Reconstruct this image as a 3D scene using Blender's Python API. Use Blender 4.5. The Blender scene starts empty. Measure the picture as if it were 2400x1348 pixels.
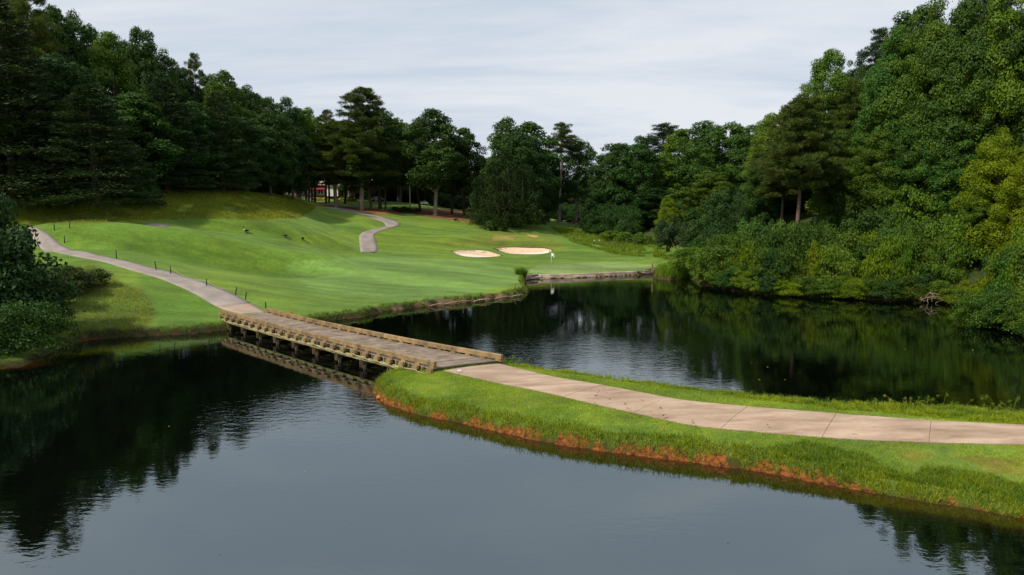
import bpy, math, random
import numpy as np
random.seed(7); rng = np.random.default_rng(7)
S = bpy.context.scene
C = S.collection
PI = math.pi

# ------------------------------------------------------------------ camera, sky, sun, exposure
FPX, CX, CY, CAMZ = 1600.0, 1200.0, 674.0, 10.0
TH = math.atan(174.0 / FPX)
cam_d = bpy.data.cameras.new('camera'); cam = bpy.data.objects.new('camera', cam_d); C.objects.link(cam)
cam.location = (0, 0, CAMZ); cam.rotation_euler = (PI / 2 - TH, 0, 0)
cam_d.sensor_width = 36; cam_d.lens = 36 * FPX / 2400; cam_d.clip_start = 0.3; cam_d.clip_end = 4000
S.camera = cam

SUN_EL = math.radians(47); SUN_AZ = (-0.80, -0.60)      # direction towards the sun (ground plan)
sun_d = bpy.data.lights.new('sun', 'SUN'); sun = bpy.data.objects.new('sun', sun_d); C.objects.link(sun)
sun_d.energy = 4.1; sun_d.angle = math.radians(3.0); sun_d.color = (1.0, 0.93, 0.80)
sun.rotation_euler = (PI / 2 - SUN_EL, 0, math.atan2(SUN_AZ[0], -SUN_AZ[1]))
sun.location = (-60, 10, 60)

world = bpy.data.worlds.new('World'); S.world = world; world.use_nodes = True
nt = world.node_tree; nt.nodes.clear()
def wn(t, **k):
    n = nt.nodes.new(t)
    for a, b in k.items(): setattr(n, a, b)
    return n
wl = nt.links.new
out = wn('ShaderNodeOutputWorld'); mixs = wn('ShaderNodeMixShader')
bg1 = wn('ShaderNodeBackground'); bg1.inputs[1].default_value = 0.10
bg2 = wn('ShaderNodeBackground'); bg2.inputs[1].default_value = 1.0
sky = wn('ShaderNodeTexSky', sky_type='NISHITA', sun_disc=False)
sky.sun_elevation = SUN_EL; sky.sun_rotation = math.atan2(SUN_AZ[0], SUN_AZ[1]); sky.dust_density = 2.0
wl(sky.outputs[0], bg1.inputs[0])
tc = wn('ShaderNodeTexCoord'); sep = wn('ShaderNodeSeparateXYZ'); wl(tc.outputs['Generated'], sep.inputs[0])
az = wn('ShaderNodeMath', operation='MAXIMUM'); wl(sep.outputs[2], az.inputs[0]); az.inputs[1].default_value = 0.0
ad = wn('ShaderNodeMath', operation='ADD'); wl(az.outputs[0], ad.inputs[0]); ad.inputs[1].default_value = 0.16
dx = wn('ShaderNodeMath', operation='DIVIDE'); wl(sep.outputs[0], dx.inputs[0]); wl(ad.outputs[0], dx.inputs[1])
dy = wn('ShaderNodeMath', operation='DIVIDE'); wl(sep.outputs[1], dy.inputs[0]); wl(ad.outputs[0], dy.inputs[1])
cmb = wn('ShaderNodeCombineXYZ'); wl(dx.outputs[0], cmb.inputs[0]); wl(dy.outputs[0], cmb.inputs[1])
mp = wn('ShaderNodeMapping'); wl(cmb.outputs[0], mp.inputs[0]); mp.inputs['Rotation'].default_value = (0, 0, 0.55); mp.inputs['Scale'].default_value = (0.55, 1.5, 1)
n1 = wn('ShaderNodeTexNoise'); wl(mp.outputs[0], n1.inputs['Vector']); n1.inputs['Scale'].default_value = 0.8; n1.inputs['Detail'].default_value = 7; n1.inputs['Roughness'].default_value = 0.55; n1.inputs['Distortion'].default_value = 0.6
n1b = wn('ShaderNodeTexNoise'); wl(mp.outputs[0], n1b.inputs['Vector']); n1b.inputs['Scale'].default_value = 5.0; n1b.inputs['Detail'].default_value = 4; n1b.inputs['Roughness'].default_value = 0.6
mm = wn('ShaderNodeMath', operation='MULTIPLY_ADD'); wl(n1b.outputs[0], mm.inputs[0]); mm.inputs[1].default_value = 0.22; mm.inputs[2].default_value = -0.11
ma = wn('ShaderNodeMath', operation='ADD'); wl(n1.outputs[0], ma.inputs[0]); wl(mm.outputs[0], ma.inputs[1])
r1 = wn('ShaderNodeValToRGB'); wl(ma.outputs[0], r1.inputs[0])
r1.color_ramp.elements[0].position = 0.40; r1.color_ramp.elements[0].color = (0.56, 0.63, 0.72, 1)
r1.color_ramp.elements[1].position = 0.62; r1.color_ramp.elements[1].color = (0.75, 0.77, 0.81, 1)
wl(r1.outputs[0], bg2.inputs[0])
mixs.inputs[0].default_value = 0.88
wl(bg1.outputs[0], mixs.inputs[1]); wl(bg2.outputs[0], mixs.inputs[2]); wl(mixs.outputs[0], out.inputs[0])

S.view_settings.view_transform = 'Standard'; S.view_settings.look = 'None'
S.view_settings.gamma = 1.0; S.view_settings.exposure = 0.17
S.view_settings.use_curve_mapping = False
S.cycles.max_bounces = 6; S.cycles.diffuse_bounces = 2; S.cycles.glossy_bounces = 3; S.cycles.transmission_bounces = 3
S.cycles.transparent_max_bounces = 4; S.cycles.caustics_reflective = False; S.cycles.caustics_refractive = False
S.cycles.use_denoising = True

# ------------------------------------------------------------------ photograph geometry helpers
def ray(px, py):
    u = px - CX; v = CY - py
    return u, FPX * math.cos(TH) + v * math.sin(TH), -FPX * math.sin(TH) + v * math.cos(TH)
def W(px, py, D):
    a, b, c = ray(px, py)
    return (D * a / b, float(D), CAMZ + D * c / b)
def G(px, py, z=0.0):
    a, b, c = ray(px, py)
    t = (z - CAMZ) / c
    return (a * t, b * t)
def proj(x, y, z):
    c, s = math.cos(TH), math.sin(TH)
    zz = z - CAMZ
    fwd = y * c - zz * s; up = y * s + zz * c
    fwd = np.maximum(fwd, 0.5)
    return CX + FPX * x / fwd, CY - FPX * up / fwd

# water outline: one body of water, everything else is land
shore = [(-140, -80), (-95, 5), (-70, 28), (-44, 40)] + [G(*p) for p in (
    (60, 856), (150, 812), (210, 796), (300, 790), (380, 786), (450, 783), (510, 777), (560, 772), (640, 770), (740, 757), (790, 750), (850, 743), (900, 731),
    (960, 723), (1010, 718), (1100, 708), (1190, 696), (1238, 685), (1227, 668), (1232, 657), (1262, 653.5), (1290, 653), (1350, 651.5),
    (1400, 649.5), (1500, 645), (1534, 641), (1530, 652), (1570, 657), (1615, 652), (1630, 661), (1650, 668), (1720, 683), (1800, 692), (1900, 697),
    (2000, 701), (2150, 705), (2250, 712), (2310, 735), (2400, 790))] + [(43, 48), (45, 40), (43, 34), (37, 30.6), (30, 30.0)] + [G(p[0], p[1], 0.8) for p in (
    (2372, 984), (2300, 978), (2100, 970), (2000, 965), (1900, 956), (1800, 947), (1700, 936), (1600, 922), (1500, 908), (1400, 891), (1300, 875), (1215, 857), (1190, 847))] + [
    (-2.5, 42.6), (-5.5, 41.6), (-7.6, 39.6)] + [G(*p) for p in (
    (878, 915), (885, 930), (905, 945), (950, 962), (1000, 976), (1080, 990), (1150, 1008), (1250, 1030), (1400, 1055), (1500, 1068), (1600, 1080),
    (1700, 1092), (1800, 1107), (1900, 1127), (2000, 1147), (2100, 1165), (2200, 1180), (2300, 1195), (2400, 1215))] + [(24, 19.5), (34, 15), (52, 8), (64, -15), (70, -80)]
shore = np.array(shore, float)

def inside(poly, x, y):
    x = np.asarray(x, float); y = np.asarray(y, float)
    r = np.zeros(x.shape, bool); n = len(poly); j = n - 1
    for i in range(n):
        xi, yi = poly[i]; xj, yj = poly[j]
        c = (yi > y) != (yj > y)
        with np.errstate(divide='ignore', invalid='ignore'):
            r ^= c & (x < (xj - xi) * (y - yi) / (yj - yi + 1e-12) + xi)
        j = i
    return r
def segdist(poly, x, y, closed=True):
    d = np.full(np.shape(x), 1e9); n = len(poly)
    for i in range(n if closed else n - 1):
        ax, ay = poly[i]; bx, by = poly[(i + 1) % n]
        vx, vy = bx - ax, by - ay
        t = np.clip(((x - ax) * vx + (y - ay) * vy) / (vx * vx + vy * vy + 1e-12), 0, 1)
        d = np.minimum(d, np.hypot(x - ax - t * vx, y - ay - t * vy))
    return d
def shore_dist(x, y):
    d = segdist(shore, x, y)
    return np.where(inside(shore, x, y), -d, d)

# value noise (numpy)
_tab = rng.random((256, 256))
def vnoise(x, y):
    xi = np.floor(x).astype(int); yi = np.floor(y).astype(int); fx = x - xi; fy = y - yi
    fx = fx * fx * (3 - 2 * fx); fy = fy * fy * (3 - 2 * fy)
    a = _tab[xi & 255, yi & 255]; b = _tab[(xi + 1) & 255, yi & 255]; c = _tab[xi & 255, (yi + 1) & 255]; d = _tab[(xi + 1) & 255, (yi + 1) & 255]
    return (a * (1 - fx) + b * fx) * (1 - fy) + (c * (1 - fx) + d * fx) * fy
def fbm(x, y, o=4):
    s = 0; a = .5
    for _ in range(o):
        s = s + a * vnoise(x, y); x = x * 2.03 + 17.1; y = y * 2.03 + 9.2; a *= .5
    return s
def smooth(a, b, t):
    t = np.clip((t - a) / (b - a), 0, 1); return t * t * (3 - 2 * t)

# height control points: (px, py, distance)
cp = [
 # left bank, path and first fairway ridge
 (570,733,61.5),(517,730,60.5),(620,728,63),(480,690,65.5),(350,640,70),(250,603,75.5),(200,597,77.5),(120,572,83),(85,545,87.5),(40,535,92),
 (300,700,61.5),(300,745,58.5),(450,740,60.5),(200,680,64),(170,640,69),(60,600,76),(-100,600,76),(-200,540,88),(0,680,58),(-150,700,56),
 (250,598,79.5),(250,560,84),(330,606,81.5),(330,628,73),(300,538,90),(160,545,87),(160,533,93),(450,630,80.5),(450,552,91),(430,541,94),(520,540,99),(400,620,78),(330,531,97.5),(480,527,103),
 (560,650,73),(640,690,69),(560,642,82.5),(560,570,93),(640,586,95),(640,652,82.5),(700,658,81),(620,545,103),(700,560,104),(740,609,94),(760,620,90),(760,580,104),(640,518,114),
 (820,650,84),(900,640,93),(1000,630,98),(1100,640,96),(900,690,77),(1000,680,80),(1100,670,86),(1180,660,95),(1200,640,101),(720,700,69.5),(780,720,68),(800,600,106),
 # rough hill and wood edge at the left
 (0,520,95),(150,522,96.5),(300,517,99.5),(480,514,107),(600,516,115),(700,506,126),(-100,470,98),(60,460,100),(230,472,100),(400,456,114),(560,455,126),(650,464,140),(740,487,150),
 (0,440,112),(200,430,125),(400,425,140),(600,430,165),(-250,420,110),
 # second path hill
 (864,592,121),(870,560,131),(850,540,137),(900,532,141),(930,524,145),(880,508,152),(820,492,163),(770,487,171),(780,530,136),(1000,560,132),(1000,520,158),(960,600,116),(1050,600,116),
 (950,498,172),(900,492,170),(1020,503,170),(1090,515,165),(880,477,192),(800,475,195),(760,466,205),(960,476,200),(700,470,190),(1100,500,200),
 # bunkers, green
 (1115,603,124),(1115,585,129),(1225,598,128),(1225,579,134),(1300,600,126),(1150,555,143),(1180,538,152),(1250,541,151),(1060,560,137),(1050,620,107),(1200,618,114),
 (1292,622,114),(1400,625,114),(1500,628,115.5),(1270,640,107),(1400,637,109.5),(1500,633,113),(1350,605,123),(1450,610,122),(1530,603,122),(1350,570,140),(1300,545,155),
 (1400,565,152),(1450,580,140),(1500,590,131),(1560,592,127),(1600,595,124),(1590,630,110),(1330,520,190),(1400,525,190),(1450,532,175),(1500,540,170),(1300,513,210),(1450,520,205),(1600,560,140),(1620,610,115),
]
cpw = [W(*p) for p in cp]
# world-space points: right hillside, far ground, behind the house, causeway
cpw += [(32,100,3),(36,110,5),(35,130,6.5),(40,92,3),(50,90,6),(46,105,9),(60,85,8),(75,85,13),(60,110,14),(90,100,19),(60,130,14),(90,130,19),(58,70,5),(70,70,9),(60,50,4),(80,50,9),(60,36,3),(90,30,8),
        (40,160,9),(70,180,15),(20,230,8),(60,260,12),(-20,260,12),(-60,240,16),(-100,230,19),(-140,180,22),(-130,120,18),(-120,80,13),(-90,60,7),(-75,45,4),(-60,38,1.5),
        (0,330,12),(100,330,16),(-120,330,22),(0,420,14),(140,420,18),(-180,420,24),(150,150,22),(150,60,14),(130,0,10),(-180,100,18),(-150,20,8),(90,15,5)]
# causeway
for px, py in ((1100,852),(1175,846),(1022,866),(1250,890),(1400,925),(1600,965),(1800,985),(2000,1000),(2200,1013),(2400,1020),(1100,885),(1250,915),(1400,950),(1500,970),(1800,1010),(2000,1025),(2200,1035),(2400,1042),(1300,884),(1500,920),(1800,958),(2000,975),(2400,998)):
    x, y = G(px, py, 1.1); cpw.append((x, y, 1.1))
for px, py, z in ((900,925,.45),(1000,950,.5),(1150,980,.5),(1400,1030,.45),(1700,1065,.4),(2000,1105,.32),(2200,1140,.3),(2400,1170,.3)):
    x, y = G(px, py, z); cpw.append((x, y, z))
cpw += [(30, 27, 1.1), (40, 24, 1.2), (50, 24, 1.6), (28, 22, .9), (38, 19, .9)]
for k in range(5, len(shore) - 6):
    x, y = shore[k]
    if 40 < y: cpw.append((x, y, 0.7))
cpw = np.array(cpw, float)
# causeway far edge
def tps_fit(P, lam=0.4):
    n = len(P); A = np.zeros((n + 3, n + 3)); d = np.hypot(P[:, None, 0] - P[None, :, 0], P[:, None, 1] - P[None, :, 1])
    K = np.where(d > 0, d * d * np.log(d + 1e-9), 0) / 1000.0
    A[:n, :n] = K + np.eye(n) * lam / 10; A[:n, n] = 1; A[:n, n + 1] = P[:, 0] / 100; A[:n, n + 2] = P[:, 1] / 100; A[n:, :n] = A[:n, n:].T
    b = np.zeros(n + 3); b[:n] = P[:, 2]
    return np.linalg.solve(A, b)
_w = tps_fit(cpw)
def tps(x, y):
    x = np.asarray(x, float); sh = x.shape; x = x.ravel(); y = np.asarray(y, float).ravel(); n = len(cpw); out = np.empty(len(x))
    for i in range(0, len(x), 40000):
        xs = x[i:i + 40000, None]; ys = y[i:i + 40000, None]
        d2 = (xs - cpw[None, :, 0]) ** 2 + (ys - cpw[None, :, 1]) ** 2
        out[i:i + 40000] = (0.5 * d2 * np.log(d2 + 1e-9) / 1000.0) @ _w[:n] + _w[n] + _w[n + 1] * xs[:, 0] / 100 + _w[n + 2] * ys[:, 0] / 100
    return out.reshape(sh)
GREEN_W = [G(1232, 657), G(1534, 641)]
# bunkers as rings in the photograph, cut into the ground
RIDGES = [([W(118, 540, 88)[:2], W(250, 536, 89.5)[:2], W(400, 540, 91.5)[:2], W(500, 556, 92)[:2], W(620, 582, 93)[:2], W(760, 614, 94)[:2]], 1.15, 3.6, 5.0, 6.5, .95),
          ([W(430, 535, 99)[:2], W(520, 545, 99)[:2], W(600, 560, 99.5)[:2], W(690, 585, 100)[:2]], .7, 2.6, 3.5, 5.0, .5),
          ([W(520, 516, 108)[:2], W(620, 520, 109)[:2], W(720, 530, 112)[:2], W(800, 550, 116)[:2]], 1.1, 3.5, 5.0, 6.5, .8),
          ([W(1060, 560, 136)[:2], W(1150, 548, 141)[:2], W(1260, 556, 139)[:2], W(1360, 578, 137)[:2]], .6, 4.0, 6.0, 8.0, .3),
          ([W(820, 505, 150)[:2], W(870, 520, 144)[:2], W(830, 540, 136)[:2]], .7, 3.0, 4.0, 5.0, .6)]
def relief(x, y):
    r = np.zeros(np.shape(x))
    for pts, h, sf, sb, off, dip in RIDGES:
        P_ = np.array(pts); yc = np.interp(x, P_[:, 0], P_[:, 1]) if P_[0, 0] < P_[-1, 0] and np.all(np.diff(P_[:, 0]) > 0) else None
        d = segdist(P_, x, y, False)
        if yc is None: r = r + h * np.exp(-(d / sf) ** 2); continue
        sgn = np.where(y > yc, 1, -1); endf = np.exp(-(np.maximum(0, np.maximum(P_[0, 0] - x, x - P_[-1, 0])) / 4.0) ** 2)
        r = r + endf * (h * np.exp(-((y - yc) / np.where(sgn > 0, sb, sf)) ** 2) - dip * np.exp(-((y - yc + off) / 3.2) ** 2) - dip * .6 * np.exp(-((y - yc - off * 1.1) / 3.5) ** 2))
    return r
def land(x, y, bunk=True):
    z = np.maximum(tps(x, y), 0.3)
    z = z + (0.14 * (fbm(x * 0.22, y * 0.22, 3) - 0.45) + 0.9 * (fbm(x * .07 + 3, y * .045 + 8, 2) - .38) * smooth(1.5, 9, np.abs(y - 64) + (z - 1.2) * 3)) * smooth(58, 78, y)
    z = z + relief(x, y) * smooth(70, 80, y)
    return z
def prof_width(x, y):
    w = np.full(np.shape(x), 0.9)
    w = np.where(y < 46, 0.5, w)                                    # cut clay edge of the causeway
    w = np.where((x < -28) & (y > 36) & (y < 66), 1.0, w)
    w = np.where((x > 26) & (y > 60), 2.6, w)
    w = np.where((x > 2.0) & (x < 25) & (y > 97), 0.3, w)             # green wall
    return w
def height(x, y):
    x = np.asarray(x, float); y = np.asarray(y, float)
    s = shore_dist(x, y)
    wob = np.where(y < 46, 0.35, 0.5) * (fbm(x * 1.1, y * 1.1, 3) - 0.45)
    wob = np.where((x > 2.0) & (x < 25) & (y > 97), 0, wob)
    s = s + wob
    zl = land(x, y)
    for B in BUNKERS: zl = zl - B.depth(x, y)
    w = prof_width(x, y)
    t = np.clip(s / w, 0, 1)
    zz = np.where(s > 0, zl * (1 - (1 - t) ** 2.3), np.maximum(s * 0.7, -1.6))
    return zz
BUNKERS = []
def H1(x, y): return float(height(np.array([x]), np.array([y]))[0])
_ts = np.concatenate([np.arange(16, 60, 0.12), np.arange(60, 240, 0.3)])
def hit(px, py, lo=16.0, up=0.0):
    """where the sight line through a pixel of the photograph meets the ground"""
    a, b, c = ray(px, py)
    ts = _ts[_ts >= lo]
    x = a / b * ts; z = CAMZ + c / b * ts
    h = np.maximum(height(x, ts), 0) + up
    k = np.nonzero(z <= h)[0]
    if len(k) == 0: k = [len(ts) - 1]
    k = k[0]
    if k > 0:
        d0 = z[k - 1] - h[k - 1]; d1 = z[k] - h[k]; f = d0 / max(d0 - d1, 1e-6); y = ts[k - 1] + f * (ts[k] - ts[k - 1])
    else: y = ts[k]
    return a / b * y, y

# ------------------------------------------------------------------ mesh helpers
def mesh(name, verts, faces, smooth_=False):
    me = bpy.data.meshes.new(name)
    verts = np.asarray(verts, np.float32)
    if isinstance(faces, np.ndarray):
        n, k = faces.shape
        me.vertices.add(len(verts)); me.vertices.foreach_set('co', verts.ravel())
        me.loops.add(n * k); me.loops.foreach_set('vertex_index', faces.astype(np.int32).ravel())
        me.polygons.add(n); me.polygons.foreach_set('loop_start', np.arange(0, n * k, k, dtype=np.int32))
        me.update(calc_edges=True)
        me.polygons.foreach_set('use_smooth', np.full(n, smooth_, bool))
    else:
        me.from_pydata([tuple(map(float, v)) for v in verts], [], faces)
        if smooth_: me.polygons.foreach_set('use_smooth', np.ones(len(me.polygons), bool))
        me.update()
    return me
def obj(name, me, mat=None, parent=None, loc=None):
    o = bpy.data.objects.new(name, me); C.objects.link(o)
    if mat is not None and me is not None and not me.materials: me.materials.append(mat)
    if parent is not None: o.parent = parent
    if loc is not None: o.location = loc
    return o
def tag(o, label=None, cat=None, group=None, kind=None):
    if label: o['label'] = label
    if cat: o['category'] = cat
    if group: o['group'] = group
    if kind: o['kind'] = kind
    return o
def empty(name, loc, rz=0.0):
    o = bpy.data.objects.new(name, None); C.objects.link(o); o.location = loc; o.rotation_euler = (0, 0, rz); o.empty_display_size = .3
    return o
class MB:
    def __init__(s): s.v = []; s.f = []
    def add(s, v, f):
        b = len(s.v); s.v += [tuple(p) for p in v]; s.f += [tuple(i + b for i in q) for q in f]; return s
    def box(s, c, sz, rz=0, taper=1.0, bev=0.0):
        x, y, z = (d / 2 for d in sz); ca, sa = math.cos(rz), math.sin(rz); v = []
        if bev <= 0:
            for k, tt in ((-z, 1.0), (z, taper)):
                for a, b in ((-x, -y), (x, -y), (x, y), (-x, y)):
                    a *= tt; b *= tt; v.append((c[0] + a * ca - b * sa, c[1] + a * sa + b * ca, c[2] + k))
            return s.add(v, [(3, 2, 1, 0), (4, 5, 6, 7), (0, 1, 5, 4), (1, 2, 6, 5), (2, 3, 7, 6), (3, 0, 4, 7)])
        rings = [(-z, bev), (-z + bev, 0), (z - bev, 0), (z, bev)]
        for k, ins in rings:
            for a, b in ((-x + ins, -y + ins), (x - ins, -y + ins), (x - ins, y - ins), (-x + ins, y - ins)):
                v.append((c[0] + a * ca - b * sa, c[1] + a * sa + b * ca, c[2] + k))
        f = [(3, 2, 1, 0), (12, 13, 14, 15)]
        for r in range(3):
            for i in range(4): j = (i + 1) % 4; f.append((r * 4 + i, r * 4 + j, r * 4 + 4 + j, r * 4 + 4 + i))
        return s.add(v, f)
    def tube(s, pts, rad, n=8, caps=True):
        pts = [np.array(p, float) for p in pts]; v = []; f = []
        if not hasattr(rad, '__len__'): rad = [rad] * len(pts)
        for i, p in enumerate(pts):
            d = pts[min(i + 1, len(pts) - 1)] - pts[max(i - 1, 0)]; d /= (np.linalg.norm(d) + 1e-9)
            a = np.cross(d, (0, 0, 1.0)) if abs(d[2]) < .95 else np.cross(d, (1.0, 0, 0)); a /= np.linalg.norm(a); b = np.cross(d, a)
            for k in range(n):
                t = 2 * PI * k / n; v.append(p + rad[i] * (a * math.cos(t) + b * math.sin(t)))
        for i in range(len(pts) - 1):
            for k in range(n):
                k2 = (k + 1) % n; f.append((i * n + k, i * n + k2, (i + 1) * n + k2, (i + 1) * n + k))
        if caps: f.append(tuple(range(n))[::-1]); f.append(tuple(range((len(pts) - 1) * n, len(pts) * n)))
        return s.add(v, f)
    def lathe(s, c, prof, n=14, sx=1, sy=1):
        v = []; f = []
        for r, z in prof:
            for k in range(n): t = 2 * PI * k / n; v.append((c[0] + r * sx * math.cos(t), c[1] + r * sy * math.sin(t), c[2] + z))
        for i in range(len(prof) - 1):
            for k in range(n): k2 = (k + 1) % n; f.append((i * n + k, i * n + k2, (i + 1) * n + k2, (i + 1) * n + k))
        f.append(tuple(range(n))[::-1]); f.append(tuple(range((len(prof) - 1) * n, len(prof) * n)))
        return s.add(v, f)
    def build(s, name, mat, parent=None, sm=False, loc=None):
        return obj(name, mesh(name, s.v, s.f, sm), mat, parent, loc)

# ------------------------------------------------------------------ materials
def newmat(name):
    m = bpy.data.materials.new(name); m.use_nodes = True; t = m.node_tree; b = t.nodes['Principled BSDF']
    return m, t, b
def nd(t, typ, ins=None, **k):
    n = t.nodes.new(typ)
    for a, v in k.items(): setattr(n, a, v)
    if ins:
        for a, v in ins.items():
            if hasattr(v, 'is_output'): t.links.new(v, n.inputs[a])
            else: n.inputs[a].default_value = v
    return n
def noise(t, vec, scale, detail=3, rough=.55, dist=0):
    return nd(t, 'ShaderNodeTexNoise', {'Vector': vec, 'Scale': scale, 'Detail': detail, 'Roughness': rough, 'Distortion': dist}).outputs[0]
def ramp(t, fac, c0, c1, p0=.3, p1=.7):
    r = nd(t, 'ShaderNodeValToRGB', {'Fac': fac}); e = r.color_ramp.elements
    e[0].position = p0; e[0].color = (*c0, 1) if len(c0) == 3 else c0; e[1].position = p1; e[1].color = (*c1, 1) if len(c1) == 3 else c1
    return r.outputs[0]
def mixc(t, fac, a, b, mode='MIX'):
    n = nd(t, 'ShaderNodeMix', data_type='RGBA', blend_type=mode)
    for i, v in ((0, fac), (6, a), (7, b)):
        if hasattr(v, 'is_output'): t.links.new(v, n.inputs[i])
        else: n.inputs[i].default_value = v if i == 0 else (*v, 1) if len(v) == 3 else v
    return n.outputs[2]
def bump(t, b, h, strength, dist=.02):
    n = nd(t, 'ShaderNodeBump', {'Height': h, 'Strength': strength, 'Distance': dist}); t.links.new(n.outputs[0], b.inputs['Normal'])
def pos(t): return nd(t, 'ShaderNodeNewGeometry').outputs['Position']
def objc(t): return nd(t, 'ShaderNodeTexCoord').outputs['Object']
def oinfo(t): return nd(t, 'ShaderNodeObjectInfo').outputs['Random']

def rough_mat(name, c0, c1, scale=3.0, rough=.85, bs=.3, bd=.01, world_=True, vary=.15, det=5, stretch=None, lo=.32, hi=.68):
    m, t, b = newmat(name); p = pos(t) if world_ else objc(t)
    if stretch: p = nd(t, 'ShaderNodeMapping', {'Vector': p, 'Scale': stretch}).outputs[0]
    n = noise(t, p, scale, det, .6); n2 = noise(t, p, scale * 9, 3, .6)
    c = ramp(t, n, c0, c1, .32, .68)
    k = nd(t, 'ShaderNodeMath', {0: n2, 1: .5}, operation='MULTIPLY_ADD'); k.inputs[2].default_value = .72
    c = mixc(t, 1.0, c, k.outputs[0], 'MULTIPLY')
    v = nd(t, 'ShaderNodeMapRange', {'Value': oinfo(t), 3: 1 - vary, 4: 1 + vary}).outputs[0]
    c = mixc(t, 1.0, c, v, 'MULTIPLY')
    t.links.new(c, b.inputs['Base Color']); b.inputs['Roughness'].default_value = rough
    b.inputs['Specular IOR Level'].default_value = .3
    bump(t, b, n2, bs, bd)
    return m
def foliage_mat(name, ca, cb, trans=.2, vary=.32, gloss=.6, spec=.18):
    m, t, b = newmat(name)
    geo = nd(t, 'ShaderNodeNewGeometry'); rnd = nd(t, 'ShaderNodeMapRange', {'Value': geo.outputs['Random Per Island'], 3: .22, 4: .78}).outputs[0]
    c = mixc(t, rnd, ca, cb)
    tco = objc(t); big = noise(t, tco, .35, 2)
    c = mixc(t, nd(t, 'ShaderNodeMapRange', {'Value': big, 1: .35, 2: .7, 3: 0.0, 4: .55}).outputs[0], c, tuple(x * f for x, f in zip(cb, (1.5, 1.25, .8))))
    r = oinfo(t)
    c = mixc(t, 1.0, c, nd(t, 'ShaderNodeMapRange', {'Value': r, 3: 1 - vary, 4: 1 + vary}).outputs[0], 'MULTIPLY')
    hs = nd(t, 'ShaderNodeHueSaturation', {'Color': c, 'Hue': nd(t, 'ShaderNodeMapRange', {'Value': nd(t, 'ShaderNodeMath', {0: nd(t, 'ShaderNodeMath', {0: r, 1: 7.3}, operation='MULTIPLY').outputs[0]}, operation='FRACT').outputs[0], 3: .488, 4: .508}).outputs[0]})
    c = hs.outputs[0]
    t.links.new(c, b.inputs['Base Color']); b.inputs['Roughness'].default_value = gloss; b.inputs['Specular IOR Level'].default_value = spec
    tr = nd(t, 'ShaderNodeBsdfTranslucent', {'Color': mixc(t, 1.0, c, (1.25, 1.3, .5), 'MULTIPLY')})
    mx = nd(t, 'ShaderNodeMixShader', {0: trans, 1: b.outputs[0], 2: tr.outputs[0]})
    t.links.new(mx.outputs[0], t.nodes['Material Output'].inputs[0])
    return m
def plain(name, col, rough=.6, metal=0, noise_amt=.15, scale=6):
    return rough_mat(name, tuple(c * (1 - noise_amt) for c in col), tuple(c * (1 + noise_amt) for c in col), scale, rough, .15, .004, vary=.06)

M = {}
# ground: zone colours are turf, soil, mulch and painted mound shade, carried by vertices
m, t, b = newmat('turf_and_soil'); p = pos(t)
at = nd(t, 'ShaderNodeAttribute', attribute_name='zone').outputs['Color']
al = nd(t, 'ShaderNodeAttribute', attribute_name='coarse').outputs['Fac']
n1 = noise(t, p, .35, 4, .6); n2 = noise(t, p, 2.2, 4, .65); n3 = noise(t, p, 14, 3, .7); n4 = noise(t, nd(t, 'ShaderNodeMapping', {'Vector': p, 'Scale': (1, 1, .3)}).outputs[0], 45, 2, .7)
n4b = noise(t, nd(t, 'ShaderNodeMapping', {'Vector': p, 'Rotation': (0, 0, .35), 'Scale': (.05, .42, .3)}).outputs[0], 1.0, 4, .6)
f = nd(t, 'ShaderNodeMapRange', {'Value': n4b, 1: .35, 2: .65, 3: .72, 4: 1.25}).outputs[0]; c = mixc(t, 1, at, f, 'MULTIPLY')
f = nd(t, 'ShaderNodeMapRange', {'Value': n1, 1: .3, 2: .7, 3: .82, 4: 1.18}).outputs[0]; c = mixc(t, 1, c, f, 'MULTIPLY')
f = nd(t, 'ShaderNodeMapRange', {'Value': n2, 1: .3, 2: .7, 3: .80, 4: 1.2}).outputs[0]; c = mixc(t, 1, c, f, 'MULTIPLY')
f = nd(t, 'ShaderNodeMapRange', {'Value': n3, 1: .3, 2: .7, 3: .75, 4: 1.25}).outputs[0]; c = mixc(t, mixc(t, 1, al, (.8, .8, .8), 'MULTIPLY'), c, mixc(t, 1, c, f, 'MULTIPLY'))
f = nd(t, 'ShaderNodeMapRange', {'Value': n4, 1: .3, 2: .7, 3: .6, 4: 1.4}).outputs[0]; c = mixc(t, .6, c, mixc(t, 1, c, f, 'MULTIPLY'))
bk = nd(t, 'ShaderNodeAttribute', attribute_name='clay').outputs['Fac']
bn = nd(t, 'ShaderNodeMath', {0: noise(t, p, 2.4, 5, .7), 1: bk}, operation='ADD').outputs[0]
bm = nd(t, 'ShaderNodeMapRange', {'Value': bn, 1: 1.07, 2: 1.12, 3: 0.0, 4: 1.0}).outputs[0]
clayc = ramp(t, noise(t, p, 5.0, 5, .7), (.060, .030, .012), (.34, .115, .028), .38, .60)
yel = nd(t, 'ShaderNodeMapRange', {'Value': noise(t, p, .8, 5, .7), 1: .56, 2: .72, 3: 0, 4: .4}).outputs[0]
c = mixc(t, yel, c, mixc(t, 1, c, (1.35, 1.05, .8), 'MULTIPLY')); c = mixc(t, bm, c, clayc)
t.links.new(c, b.inputs['Base Color']); b.inputs['Roughness'].default_value = .95; b.inputs['Specular IOR Level'].default_value = .12
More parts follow.
